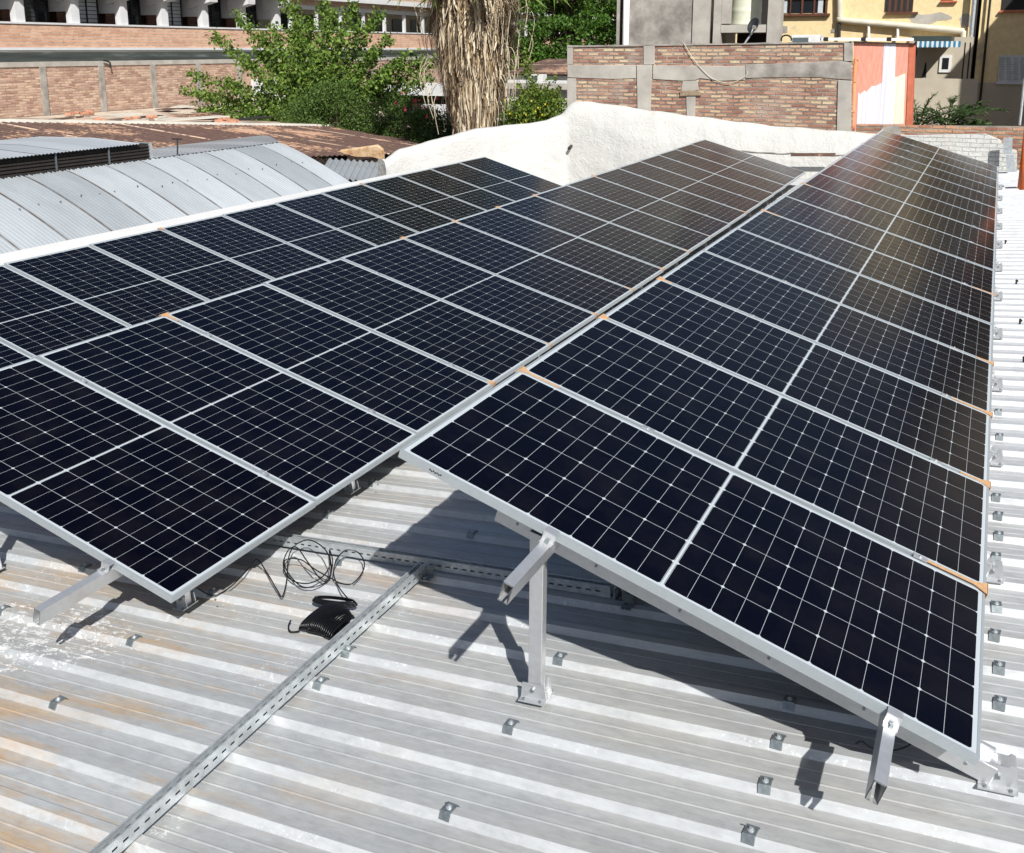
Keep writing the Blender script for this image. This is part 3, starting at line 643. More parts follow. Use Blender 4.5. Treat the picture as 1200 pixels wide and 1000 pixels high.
# ------------------------------------------------------------------ grey vaulted roof at the left
vault = thing('vaulted_shed', 'neighbouring shed with a curved roof of corrugated galvanised sheets', 'building')
rows = []; NS = 22
XC = -14.7
def vprof(q): d = 2.7*(1-q); return XC+d, .165-.77*(d/1.9)**1.26
for j in range(1320):
    y = -2+j*.013; row = []
    for i in range(NS+1):
        q = i/NS; xx, z = vprof(q); ye = 15.05; row.append((xx, min(y, ye), z+(.020*math.cos(2*math.pi*j/6.0) if y < ye else 0)))
    rows.append(row)
B().grid(rows).obj('curved_roof', 'vault_zinc', vault, True)
rows = []
for j in range(0, 470):
    cor = .010*math.cos(math.pi*j/2)
    rows.append([(XC-.02-s*1.1, 6+(9.15+s*1.1)*j/469, .147+.02*math.sin(s*1.5)-.02*s*s+cor) for s in np.linspace(0, 3, 9)])
B().grid(rows).obj('rear_slope', 'vault_zinc', vault, True)
b = B(); b.box((-17.5, -2, -5.2), (-14.2, 14.9, -.75)); b.box((-12.5, -2, -5.2), (-12.3, 15, -1.0)); b.obj('wall', 'concrete', vault)
# roof screws on the vault
for j, (s0, y) in enumerate([(s, yy) for s in (.62,) for yy in np.arange(3, 14.8, .429)]):
    y += R_.uniform(-.12, .12); q = s0+.03*R_.uniform(-1, 1); xx, z = vprof(q)
    B().tube([(xx, y, z), (xx, y, z+.03)], .013, 6).obj('screw', 'galvanised_dark', vault)
for j in range(62):
    y = 7.2+j*.127; B().box((XC-.02, y, .155), (XC+.03, y+.05, .185)).obj('ridge_cleat', 'rubber', vault)
# raised monitor on the vault
mon = thing('roof_monitor', 'long low box with grey sheet top and dark louvred side on the curved roof', 'roof monitor')
def mpt(x, y, z): return AZ(x, y, z)
e0, e1 = AX(-70, 200, -14.6), AX(181, 166.5, -14.15)
zt = .50; y0_, y1_ = 5.0, 11.2
xs0, xs1 = -14.85, -14.75
def mx_(y): return xs0+(xs1-xs0)*(y-y0_)/(y1_-y0_)
b = B(); rr = []
for j in range(0, 159):
    y = y0_-.1+j*.038; cor = .010*math.cos(math.pi*j)
    rr.append([(mx_(y)+.10, y, zt-.01+cor), (mx_(y)-1.1, y, zt+.05+cor), (mx_(y)-2.6, y, zt+.02+cor)])
b.grid(rr).obj('top_sheets', 'monitor_zinc', mon, True)
b = B(); b.prism([Vector((mx_(y0_), y0_, .12)), Vector((mx_(y1_), y1_, .12)), Vector((mx_(y1_), y1_, zt-.03)), Vector((mx_(y0_), y0_, zt-.03))], (-2.4, 0, 0)); b.obj('box_body', 'dark', mon)
for k in range(5):
    z = .17+k*.06; b = B(); b.prism([Vector((mx_(y0_)+.03, y0_, z)), Vector((mx_(y1_)+.03, y1_, z)), Vector((mx_(y1_)+.01, y1_, z+.035)), Vector((mx_(y0_)+.01, y0_, z+.035))], (-.02, 0, 0)); b.obj('louvre', 'louvre_dark', mon)
for k in range(5):
    y = y0_+.6+k*1.15; B().box((mx_(y)+.03, y, .10), (mx_(y)+.05, y+.03, zt-.03)).obj('upright', 'galvanised_dark', mon)
B().box((mx_(y1_)-.35, y1_-.0, .10), (mx_(y1_)+.05, y1_+.05, zt-.02)).obj('end_plate', 'galvanised', mon)
tag(B().tube([AX(208, 182, -14.7), AX(208, 162, -14.7)], .016, 6).bar(AX(202, 163, -14.7), AX(213, 163.5, -14.7), .03, .03).obj('vent_pin', 'rubber'), 'thin dark pin with a short cross top standing on the curved roof', 'pin')
# scraps between vault and parapet
cs = thing('corrugated_scrap', 'small tilted corrugated sheet beyond the far end of the left-hand row', 'metal sheet')
rr = []
for j in range(56):
    t = j/55; p = AY(385+t*68, 186+t*5, 18.2); q = AY(372+t*70, 208+t*6, 16.8); u = Vector((0, 0, .03*math.sin(j*1.1)))
    rr.append([p+u, q+u])
B().grid(rr).obj('sheet', 'vault_zinc', cs)
b = B(); b.prism([AY(x, y, 19.0) for x, y in ((398, 178), (442, 172), (449, 177), (450, 188), (436, 184), (418, 184), (405, 181))], (0, .04, .05)); tag(b.obj('rusty_plate', 'rusty_sheet'), 'bent orange rusty plate beside the left end of the white parapet', 'metal plate')
# ------------------------------------------------------------------ rusty roof behind the vault
rs = thing('rusty_shed', 'neighbouring shed with a low brown rusty corrugated roof', 'building')
rr = []
for j in range(560):
    y = 8+j*.056; cor = .018*math.cos(math.pi*j/2)
    f = (y-13.7)/(34.2-13.7); zr = .515-1.546*min(max(f, -.3), 1.3); xr = -22
    rr.append([(xr+6.5*t_, y, zr-.08*t_-(1.0*t_**1.0)*.55+cor) for t_ in (0, .25, .5, .75, 1.0)])
B().grid(rr).obj('roof', 'rusty_zinc', rs)
b = B(); rr = []
for j in range(0, 60):
    y = 8+j*.54; f = (y-13.7)/20.5; zr = .515-1.546*min(max(f, -.3), 1.3)
    rr.append([(-22.25, y, zr-.1), (-22.1, y, zr+.06), (-21.9, y, zr+.06), (-21.75, y, zr-.06)])
b.grid(rr).obj('ridge', 'path_slab', rs)
B().box((-21.8, 9, -5.2), (-16.5, 38, -2.2)).obj('wall', 'concrete', rs)
# flat terrace with rubble between the rusty roof and the far wall
ter = thing('flat_roof', 'flat pale roof with weathered patches in front of the long brick wall', 'roof')
b = B(); b.grid([[(-34.0, y, -.35-.0*y) for y in (14, 24, 34, 44)], [(-22.4, y, .30-.055*(y-14)) for y in (14, 24, 34, 44)]]); b.obj('deck', 'terrace', ter)
for i in range(26):
    t = R_.random(); y = R_.uniform(17, 33); x = -R_.uniform(22.8, 33.5); f = (x+34)/11.6; z = (-.35)*(1-f)+(.30-.055*(y-14))*f
    b = B(); L = R_.uniform(.5, 2.6); an = R_.uniform(1.2, 1.9); d = Vector((math.cos(an), math.sin(an), 0))
    mat, nm, lb = [('path_slab', 'plank', 'pale board'), ('dark', 'plank', 'dark board'), ('rubble', 'brick_pile', 'broken orange brick heap'), ('rusty_zinc', 'sheet', 'brown rusty sheet')][i % 4]
    w_ = R_.uniform(.2, .9)
    if i % 4 == 2:
        for q in range(9): pp = Vector((x, y, z))+Vector((R_.uniform(-.3, .3), R_.uniform(-.6, .6), R_.uniform(0, .12))); mm = Matrix.Translation(pp) @ Matrix.Rotation(R_.uniform(0, 3), 4, 'Z') @ Matrix.Rotation(R_.uniform(-.4, .4), 4, 'X'); b.box((-.13, -.07, 0), (.13, .07, .09), mm)
    else: b.bar(Vector((x, y, z+.06)), Vector((x, y, z+.09))+d*L, w_, .04)
    tag(b.obj(nm, mat), '%s on the flat roof below the long brick wall' % lb, 'debris', 'debris of the kind %s on the flat roof' % lb)
# long brick wall with concrete columns
bw = thing('long_brick_wall', 'long pale brick wall with thin concrete columns below the building with galleries', 'wall')
B().box((-34.4, 8, -1.6), (-34.1, 66, 1.55)).obj('bricks', 'brick_far_low', bw)
B().box((-34.42, 8, 1.552), (-34.06, 66, 1.74)).obj('top_beam', 'concrete_light', bw)
for y in (19.5, 22.2, 25.1, 28.0, 30.9, 33.75, 36.6, 39.5, 42.5, 45.5, 48.5): B().box((-34.09, y-.14, -1.6), (-34.04, y+.14, 1.551)).obj('column', 'concrete', bw)
B().box((-34.12, 37.5, -1.0), (-34.0, 41.5, .75)).obj('whitewashed_panel', 'plaster_white', bw)
b = B(); b.tube(smooth([AX(x, y, -33.95) for x, y in ((121, 71), (126, 72), (129, 74), (130, 80))], 4), .035, 5); b.obj('cable_stub', 'dark', bw)
# ------------------------------------------------------------------ building with galleries, far left
gb = thing('gallery_building', 'long building with white columned galleries over a pale brick parapet', 'building')
XF = -38
B().box((XF-3.2, 5, -5), (XF-3.0, 110, 12)).obj('rear_wall', 'brick_dark', gb)
B().box((XF-.25, 5, 2.30), (XF, 110, 3.28)).obj('parapet_wall', 'brick_band', gb)
B().box((XF-.30, 5, 3.281), (XF+.05, 110, 3.36)).obj('parapet_cap', 'plaster_white', gb)
B().box((XF-.28, 5, 2.18), (XF+.06, 110, 2.298)).obj('band_course', 'plaster_white', gb)
b = B(); b.prism([Vector((XF+.07, 5, 2.16)), Vector((XF+1.4, 5, 2.10)), Vector((XF+1.4, 5, 1.68)), Vector((XF+.07, 5, 1.70))], (0, 60, 0)); b.obj('dark_gutter', 'gutter_sheet', gb)
B().box((XF-3, 5, 1.9), (XF-.3, 110, 2.15)).obj('gallery_floor', 'concrete', gb)
B().box((XF-.27, 5, -5), (XF-.05, 110, 2.1)).obj('lower_wall', 'brick_pale', gb)
cols = [24.2, 27.6, 30.5, 33.35, 36.0, 38.9, 41.9, 44.9]
for i, y in enumerate(cols):
    B().box((XF-.42, y-.22, 3.362), (XF-.06, y+.22, 7.2)).obj('column', 'plaster_white', gb)
    b = B(); b.box((XF-2.98, y-.10, 3.9), (XF-.43, y+.14, 7.2)); b.obj('cross_wall', 'plaster_shade', gb)
# windows between the columns: dark frame, glass, bars
for i, y in enumerate(cols[:-1]):
    y2 = cols[i+1]; a = y+.5; c = y2-.4; x = XF-1.3
    B().box((x-.12, y+.26, 6.6), (x, y2-.26, 7.2)).obj('gallery_wall', 'brick_dark', gb)
    mid_ = a+(c-a)*(.38 if i % 2 else .32)
    w1 = B().box((x-.08, mid_, 2.6), (x-.05, c, 6.4)).obj('window', 'curtain' if i in (0, 2, 4) else 'window_glass', gb)
    bb = B()
    for q in range(20): z = 2.7+q*.185; bb.box((x-.045, mid_, z), (x-.02, c, z+.03))
    for q in range(3): yy = mid_+(c-mid_)*q/2; bb.box((x-.047, yy-.035, 2.6), (x-.01, yy+.035, 6.4))
    bb.obj('window_bars', 'black', w1)
    B().box((x-.12, a-.4, 2.5), (x-.02, mid_-.02, 6.4)).obj('infill_wall', 'brick_dark', gb)
    ac = B().box((x-.01, a-.25, 4.35), (x+.5, a+.42, 4.85)).obj('air_conditioner', 'ac_white', gb)
    B().box((x+.505, a-.18, 4.41), (x+.515, a+.30, 4.80)).obj('grille', 'dark', ac)
    # dark timber awning roll in some bays
    if i in (0, 1, 2): B().box((x+.1, mid_-.1, 4.62), (x+.4, y2-.3, 5.6)).obj('rolled_blind', 'wood_brown', gb)
# sloping white brackets and slab above
for i, y in enumerate(cols):
    b = B(); b.prism([Vector((XF-.9, y-.3, 4.30+.0)), Vector((XF+.55, y-.3, 4.62)), Vector((XF+.6, y-.3, 5.1)), Vector((XF-.9, y-.3, 5.1))], (0, .6, 0)); b.obj('bracket', 'plaster_white', gb)
B().box((XF-3.0, 5, 5.101), (XF+.6, 110, 5.4)).obj('upper_slab', 'plaster_white', gb)
B().box((XF+.3, 5, 5.402), (XF+.55, 110, 8.5)).obj('upper_parapet', 'brick_pale', gb)
B().box((XF-.2, 44.9, 4.55), (XF+.1, 110, 4.78)).obj('lintel', 'plaster_white', gb)
B().box((XF-.2, 44.9, 4.782), (XF+.08, 110, 5.10)).obj('upper_brick', 'brick_pale', gb)
b = None
for i in range(20):
    y = 46+i*2.55; B().box((XF-.15, y-.10, 3.36), (XF+.02, y+.10, 4.55)).obj('gallery_post', 'plaster_white', gb)
for i in range(19):
    y = 46+i*2.55; w1 = B().box((XF-1.5, y+.7, 3.3), (XF-1.44, y+1.9, 4.3)).obj('rear_window', 'window_glass', gb)
B().box((XF-1.65, 45, 3.0), (XF-1.52, 110, 4.9)).obj('corridor_wall', 'plaster_beige', gb)
# ------------------------------------------------------------------ brick party wall in the middle
pw = thing('party_wall', 'bare brick wall with grey concrete bands standing behind the white parapet', 'wall')
YW = 20.5
def wp(x, y, d=0): return AY(x, y, YW-d)
B().prism([wp(666, 54), wp(998, 49), wp(998, 170), wp(666, 170)], (0, .22, 0)).obj('bricks', 'brick_rough', pw)
def conc(name, pts, d=.02, mat='concrete_light'): return B().prism([wp(x, y, d) for x, y in pts], (0, d-.002, 0)).obj(name, mat, pw, bevel=.01)
conc('edge_column', ((664.5, 53), (671, 53.5), (671, 76), (664.5, 76)))
conc('edge_column', ((664.5, 92), (675, 92), (675, 135), (664.5, 135)), .022)
conc('ring_beam', ((665, 76.3), (745, 76.5), (745, 92), (720, 93), (690, 92), (665, 91)))
conc('column', ((754, 52.5), (767, 52.5), (767, 76), (754, 76)), .03)
conc('column', ((746, 76.3), (764, 76.3), (762, 140), (747, 138)), .034)
conc('ring_beam', ((765, 77), (800, 77), (873, 78), (873, 94), (845, 95), (820, 92), (815, 94), (800, 95), (765, 93)), .024)
conc('ring_beam', ((873.5, 76), (950, 73), (990, 72), (998, 74), (998, 94), (960, 91), (900, 91), (873.5, 92)), .02, 'concrete')
conc('patch', ((800, 95.4), (817, 94.6), (819, 106), (798, 108)), .02)
conc('stub_column', ((804, 113), (815, 113), (814, 150), (805, 150)), .026)
conc('column', ((989, 49), (999.5, 48), (999, 72), (989, 72)), .03, 'concrete')
conc('column', ((982, 94), (998, 95), (997, 170), (980, 170)), .034, 'concrete_light')
B().prism([wp(797, 106.5, .05), wp(816, 106.5, .05), wp(821, 108.5, .05), wp(821, 112, .05), wp(797, 112.5, .05)], (0, .048, 0)).obj('timber_block', 'wood_old', pw)
b = B()
prev = 54
pts = []
for i in range(60):
    x = 666+i*332/59; pts.append(wp(x, 54-5*(i/59)+R_.uniform(-.7, .5), .03))
b.prism(pts+[wp(998, 50.5, .03), wp(666, 55.5, .03)], (0, .26, 0)); b.obj('top_mortar', 'concrete', pw)
hose = B().tube(smooth([wp(x, y, .05) for x, y in ((801, 50), (808, 62), (818, 76), (832, 90), (845, 96), (858, 97), (873, 90), (876, 84))], 6), .0065, 6)
tag(hose.obj('hose', 'pvc_cream'), 'thin pale hose hanging in a curve over the brick wall', 'hose')
# salmon wall with white drips
sw = thing('salmon_wall', 'salmon wall half covered with white and cream paint beside the brick wall', 'wall')
YS = 21.0
def sp_(x, y, d=0): return AY(x, y, YS-d)
B().prism([sp_(1000.5, 50), sp_(1065, 51), sp_(1060, 165), sp_(1000.5, 165)], (0, .2, 0)).obj('wall', 'salmon_wall', sw)
B().prism([sp_(1065.5, 50), sp_(1072, 52), sp_(1068, 165), sp_(1061, 165)], (0, .35, 0)).obj('side_pier', 'salmon_side', sw)
B().prism([sp_(x, y, .006) for x, y in ((1036, 50.5), (1050, 50.5), (1047, 146), (1031, 146))], (0, .004, 0)).obj('white_band', 'drip_white', sw)
B().prism([sp_(x, y, .004) for x, y in ((1006, 108), (1008, 111), (1013, 106), (1015, 108), (1022, 101), (1026, 101), (1034, 97), (1031, 145.5), (1004, 145.5))], (0, .002, 0)).obj('white_drips', 'drip_white', sw)
B().prism([sp_(x, y, .004) for x, y in ((1048.7, 90.5), (1052, 90), (1061, 86), (1059, 145.5), (1047, 145.5))], (0, .002, 0)).obj('cream_drips', 'drip_cream', sw)
B().prism([sp_(1000, 48.5, .06), sp_(1073, 51, .06), sp_(1073, 52, .06), sp_(1000, 50, .06)], (0, .4, 0)).obj('top_edge', 'dark', sw)
t = thing('drain_pipe', 'faded orange drain pipe running down the side of the brick wall', 'pipe')
B().tube(smooth([sp_(x, y, .25) for x, y in ((1006, 70), (1003, 70), (1002.5, 76), (1001, 100), (999.5, 153))], 5), .045, 10).obj('pipe', 'pvc_orange_faded', t, True)
for x, y in ((1001.9, 95), (1000.3, 130)): B().tube([sp_(x, y-1.5, .25), sp_(x-.1, y+1.5, .25)], .058, 10).obj('collar', 'pvc_orange_faded', t)
# concrete stair tower, tank frame, tank, dish
st = thing('stair_tower', 'grey concrete tower with a white pipe rising behind the brick wall', 'tower')
Yt = 23.5
def tp(x, y, Y=Yt): return AY(x, y, Y)
a_, b_ = tp(736, 60), tp(830, 60)
B().box((a_.x, Yt, -2), (b_.x, Yt+3, 6.2)).obj('wall', 'concrete', st)
a2 = tp(811, 60); B().box((a2.x, Yt-.05, -2), (b_.x+.02, Yt-.002, 6.2)).obj('column', 'concrete_light', st)
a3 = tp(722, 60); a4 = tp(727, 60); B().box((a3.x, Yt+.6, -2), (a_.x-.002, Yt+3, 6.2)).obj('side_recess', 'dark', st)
B().box((a3.x-.04, Yt+.1, -2), (a3.x+.05, Yt+.59, 6.2)).obj('edge_post', 'concrete', st)
p = tp(731.7, 60, Yt-.1); B().tube([(p.x, Yt-.02, -1.5), (p.x, Yt-.02, 6)], .088, 14).obj('vent_pipe', 'pvc_white', st, True)
tf = thing('tank_stand', 'open concrete frame that holds the cream water tank', 'tank stand')
def col_(x0, x1, z0=-2, z1=6, d=.3, nm='column'): p, q = tp(x0, 50), tp(x1, 50); B().box((p.x, Yt, z0), (q.x, Yt+d, z1)).obj(nm, 'concrete_light', tf)
col_(835, 844, d=.25); col_(844.3, 855.5, AY(850, 28, Yt).z, 6, .05, 'side_panel'); col_(898, 913, d=.4)
p, q = tp(844.2, 38.5), tp(897.8, 29); B().box((p.x, Yt, p.z), (q.x, Yt+.25, q.z)).obj('beam', 'concrete_light', tf)
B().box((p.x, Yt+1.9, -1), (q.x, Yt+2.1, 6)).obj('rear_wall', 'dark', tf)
B().box((p.x-.25, Yt+.3, p.z), (q.x+.2, Yt+1.85, q.z-.01)).obj('floor_slab', 'concrete', tf)
tk = thing('water_tank', 'cream ribbed cylindrical water tank inside the concrete frame', 'water tank')
c = tp(873, 28, Yt+.95); rad = (tp(890, 20, Yt+.9)-tp(855, 20, Yt+.9)).length/2
pts = []; rs = []
z = q.z+.0
for i in range(60):
    zz = z+i*.045; pts.append((c.x, Yt+1.05, zz)); rs.append(rad*(1.0+(.022 if i % 8 in (0, 1) else 0)))
B().tube(pts, rs, 40).obj('body', 'tank_cream', tk, True)
ds = thing('satellite_dish', 'dark grey satellite dish on a pale bent arm above the brick wall', 'dish')
cc = AY(882.5, 29.5, 21.2); nd = Vector((-.35, -.85, .45)).normalized(); e1 = nd.cross(Vector((0, 0, 1))).normalized(); e2 = e1.cross(nd)
rr = []
for i in range(7):
    r = i/6; rr.append([cc+e1*(r*.145*math.cos(t_))+e2*(r*.19*math.sin(t_))-nd*(.05*(1-r*r)) for t_ in np.linspace(0, 2*math.pi, 29)])
for i in (6,): rr.append([cc+e1*(.150*math.cos(t_))+e2*(.195*math.sin(t_))-nd*.012 for t_ in np.linspace(0, 2*math.pi, 29)])
for i in (5, 3, 1, 0): r = i/6; rr.append([cc+e1*(r*.145*math.cos(t_))+e2*(r*.19*math.sin(t_))-nd*(.05*(1-r*r)+.012) for t_ in np.linspace(0, 2*math.pi, 29)])
B().grid(rr).obj('reflector', 'dish_grey', ds, True)
B().tube([cc-nd*.04, AY(880.5, 40, 21.1), AY(874.5, 48.5, 20.8), AY(873, 51, 20.65)], [.018, .02, .02, .02], 8).obj('arm', 'galvanised', ds)
B().tube([AY(880, 41, 21.05), AY(884, 33, 20.85)], [.01, .012], 6).obj('feed_arm', 'galvanised', ds)
B().box((-0.04, -.04, -.03), (.04, .04, .05), Matrix.Translation(AY(884, 33, 20.85))).obj('feed_horn', 'concrete', ds)
for i, (x0, x1, y0, y1, mt, lb) in enumerate(((927, 961, 41, 48, 'ac_white', 'white air conditioner casing just over the top of the brick wall'),)):
    t = thing('air_conditioner', lb, 'air conditioner'); p, q = AY(x0, y1, 21.5), AY(x1, y0, 21.5)
    B().box((p.x, 21.5, p.z-.3), (q.x, 22, q.z)).obj('casing', mt, t, bevel=.01)
    B().box((p.x+.04, 21.488, p.z-.2), (p.x+.40, 21.499, q.z-.06)).obj('grille', 'galvanised_dark', t)
b = B(); b.tube([AY(921.5+6*math.cos(a_), 46.5-5*math.sin(a_), 20.9) for a_ in np.linspace(-.3, 3.5, 14)], .018, 6); tag(b.obj('hose_loop', 'black_cable'), 'small black hose loop on top of the brick wall', 'hose')
t = thing('canopy_frame', 'white canopy beam over the salmon wall', 'canopy')
B().bar(AY(962, 46, 21), AY(1070, 46.5, 22), .08, .06).obj('beam', 'pvc_white', t)
for x in (969, 1013, 1043): B().box((-.06, -.05, -.04), (.03, .02, .05), Matrix.Translation(AY(x, 46.5, 20.95+(x-962)/108))).obj('clip', 'dark', t)
# ------------------------------------------------------------------ yellow house
yh = thing('yellow_house', 'yellow rendered house with brown windows and patchy grey repairs', 'house')
YH = 32
def hp(x, y, d=0): return AY(x, y, YH-d)
a_, b_ = hp(912, 50), hp(1141, 50)
B().box((a_.x-1.5, YH, -5), (b_.x, YH+6, 5.1)).obj('wall', 'yellow_wall', yh)
def rect(nm, mat, x0, y0, x1, y1, d0, d1, par): 
    p, q = hp(x0, y1, 0), hp(x1, y0, 0); return B().box((p.x, YH-d1, p.z), (q.x, YH-d0, q.z)).obj(nm, mat, par)
w1 = rect('window', 'window_glass', 915, -60, 972, 16, .002, .01, yh)
for x0, x1 in ((915, 917.5), (927, 930), (941, 943.5), (955, 958), (969.5, 972)): rect('mullion', 'wood_brown', x0, -60, x1, 16, .011, .06, w1)
rect('transom', 'wood_brown', 915, -2, 972, .5, .012, .055, w1)
rect('sill', 'wood_brown', 913, 16, 973, 19.5, .002, .14, w1); rect('curtain', 'curtain', 917.6, -60, 926.5, 15.5, .0105, .02, w1); rect('curtain', 'curtain', 958.3, -60, 969, 15.5, .0105, .02, w1)
w2 = rect('window', 'wood_brown', 1039, -50, 1075, 14, .002, .03, yh)
for q in range(5): rect('slat', 'dark', 1041+q*7, -50, 1042+q*7, 13.5, .031, .035, w2)
rect('sill', 'wood_brown', 1038, 14.3, 1076, 17, .002, .12, w2)
w3 = rect('window', 'wood_brown', 1103, -40, 1121, .5, .002, .03, yh); rect('sill', 'salmon_side', 1102, 1, 1122, 3.2, .002, .12, w3)
rect('air_vent', 'concrete', 974, 34.5, 979.5, 38.5, .002, .02, yh)
# patches of grey render
def blob(nm, mat, cx, cy, rx, ry, d, sd):
    rr_ = random.Random(sd); P_ = [hp(cx+rx*math.cos(t_)*rr_.uniform(.75, 1.12), cy+ry*math.sin(t_)*rr_.uniform(.75, 1.12), d) for t_ in np.linspace(0, 2*math.pi, 26)[:-1]]
    B().prism(P_, (0, d-.001, 0)).obj(nm, mat, yh)
blob('repair_patch', 'concrete_light', 1083, 23, 17, 7, .006, 3); blob('repair_patch', 'concrete_light', 1102, 20, 14, 5, .008, 5); blob('repair_patch', 'concrete_light', 1132, 24, 8, 9, .006, 9)
# right wing, a little nearer
YG = 31.88
p, q = AY(1141, 100, YG), AY(1141, 50, YG)
wg = B().box((p.x, YG, -5), (p.x+9, YG+6, 6.6)).obj('wing_wall', 'yellow_wall', yh)
z1 = AY(1150, 97, YG).z; B().box((p.x-.01, YG-.02, -5), (p.x+9, YG-.003, z1)).obj('wing_plinth', 'plaster_beige', yh)
def rectg(nm, mat, x0, y0, x1, y1, d0, d1, par):
    p, q = AY(x0, y1, YG), AY(x1, y0, YG); return B().box((p.x, YG-d1, p.z), (q.x, YG-d0, q.z)).obj(nm, mat, par)
w4 = rectg('shuttered_window', 'shutter_white', 1169, 65, 1212, 96, .022, .05, yh)
for k in range(5):
    for i in range(14): y = 67.5+i*1.95; rectg('slat', 'shutter_grey', 1171+k*8.2, y, 1177.2+k*8.2, y+1.1, .051, .062, w4) if k < 4 else None
rectg('sill', 'plaster_shade', 1167, 96.3, 1214, 98.5, .022, .12, w4)
w5 = rectg('window', 'dark', 1173, -40, 1215, 12, .002, .02, yh); rectg('sill', 'salmon_side', 1171, 12.3, 1216, 15, .002, .12, w5)
# porch walls below the awning
pc = thing('porch', 'shaded beige porch wall with a small white framed window under the striped awning', 'porch')
YQ = 29
a_, b_ = AY(1066, 92, YQ), AY(1141, 150, YQ)
B().box((a_.x, YQ, b_.z-1), (b_.x, YQ+.2, a_.z)).obj('front_wall', 'plaster_beige', pc)
a_, b_ = AY(1066, 40, YH-.5), AY(1136, 100, YH-.5)
B().box((a_.x, YH-.45, b_.z), (b_.x, YH-.05, a_.z-.1)).obj('back_wall', 'plaster_beige', pc)
a_, b_ = AY(1100, 85, YH-.5), AY(1116, 65, YH-.5); w6 = B().box((a_.x, YH-.50, a_.z), (b_.x, YH-.451, b_.z)).obj('window', 'shutter_white', pc)
B().box((a_.x+.08, YH-.51, a_.z+.1), (b_.x-.08, YH-.501, b_.z-.08)).obj('pane', 'window_glass', w6)
a_, b_ = AY(1080, 91, YH-.5), AY(1087, 73, YH-.5); B().prism([Vector((a_.x, YH-.46, a_.z)), Vector((b_.x, YH-.46, a_.z)), Vector((b_.x-.03, YH-.46, b_.z-.05)), Vector(((a_.x+b_.x)/2, YH-.46, b_.z)), Vector((a_.x+.05, YH-.46, b_.z-.2))], (0, .008, 0)).obj('dark_stain', 'dark', pc)
for x in (1071, 1127, 1133): a_ = AY(x, 96, YQ+.1); B().tube([(a_.x, YQ+.1, a_.z), (a_.x, YQ+.1, AY(x, 50, YQ).z)], .02, 6).obj('post', 'dark', pc)
aw = thing('awning', 'blue and white scalloped awning under a dark canopy by the yellow house', 'awning')
a_, b_ = AY(1069, 48, YQ), AY(1125, 42, YH-.6)
B().box((a_.x, YQ-.1, a_.z), (b_.x-.15, YH-.5, a_.z+.13)).obj('canopy', 'awning_dark', aw)
simple('awning_blue', (.03, .20, .36), .6); simple('awning_white', (.7, .75, .75), .6)
n_ = 18; x0_ = AY(1075, 52, YQ).x; x1_ = AY(1126, 52, YQ).x; zt_ = AY(1100, 48.5, YQ).z; hh = AY(1100, 48.5, YQ).z-AY(1100, 56, YQ).z
for i in range(n_):
    xa_ = x0_+(x1_-x0_)*i/n_; xb_ = x0_+(x1_-x0_)*(i+1)/n_; w_ = xb_-xa_
    poly = [Vector((xa_, YQ-.12, zt_)), Vector((xb_, YQ-.12, zt_))]+[Vector((xa_+w_/2+w_/2*math.cos(t_), YQ-.12, zt_-hh*.7-hh*.3*math.sin(t_))) for t_ in np.linspace(0, math.pi, 7)]
    B().prism(poly, (0, .01, 0)).obj('stripe', 'awning_blue' if i % 2 else 'awning_white', aw)
# pipes on the yellow house
t = thing('gutter_pipe', 'cream pipe crossing the front of the yellow house and dropping behind the awning', 'pipe')
B().tube(smooth([hp(x, y, .14) for x, y in ((984.5, -60), (984.5, 10), (985, 20), (989, 24), (1050, 29.5), (1120, 36), (1128, 38), (1129.5, 44), (1131, 95))], 8), .10, 12).obj('pipe', 'pvc_cream', t, True)
for x, y in ((1018, 27), (1052, 30)): B().tube([hp(x, y, .14), hp(x, y+18, .14)], .045, 6).obj('bracket', 'pvc_white', t)
B().tube([hp(983.5, 22, .12), hp(983.5, 44, .12)], .05, 6).obj('lower_stub', 'rubber', t)
for i, (x, yb, r, mt, lb) in enumerate(((1133, 95, .07, 'galvanised', 'grey down pipe in the corner of the yellow house'), (1147.5, 130, .035, 'dark', 'thin dark pipe on the wing of the yellow house'), (1136.5, 95, .03, 'dark', 'thin dark cable beside the grey down pipe'))):
    p = AY(x, yb, 31.72); q = AY(x-(-3 if i == 1 else 0), 0, 31.72); tag(B().tube([p, Vector((p.x, 31.72, 5.0))], r, 8).obj('down_pipe', mt), lb, 'pipe')
# side building out of frame at right: its eave throws the slanting shade on the house
sb = thing('side_building', 'tall building at the right beyond the frame', 'building')
B().box((3.5, 23.5, -5), (9, 31.72, 8.5)).obj('wall', 'plaster_beige', sb)
# orange pipe near the right edge, with thin pole
t = thing('vent_pipe', 'bright orange vertical pipe with a white joint at the right edge', 'pipe')
p, q = AY(1197.5, 222, 17), AY(1197.5, 147, 17)
B().tube([(p.x, 17, p.z), (p.x, 17, q.z)], .075, 14).obj('pipe', 'pvc_orange', t, True)
B().tube([(p.x, 17, q.z), (p.x, 17, q.z+.10)], .082, 14).obj('joint', 'pvc_white', t, True)
p2 = AY(1195, 147, 17); B().tube([(p2.x, 17, p2.z), (p2.x, 17, AY(1195, 92, 17).z)], .022, 8).obj('thin_pole', 'galvanised', t)
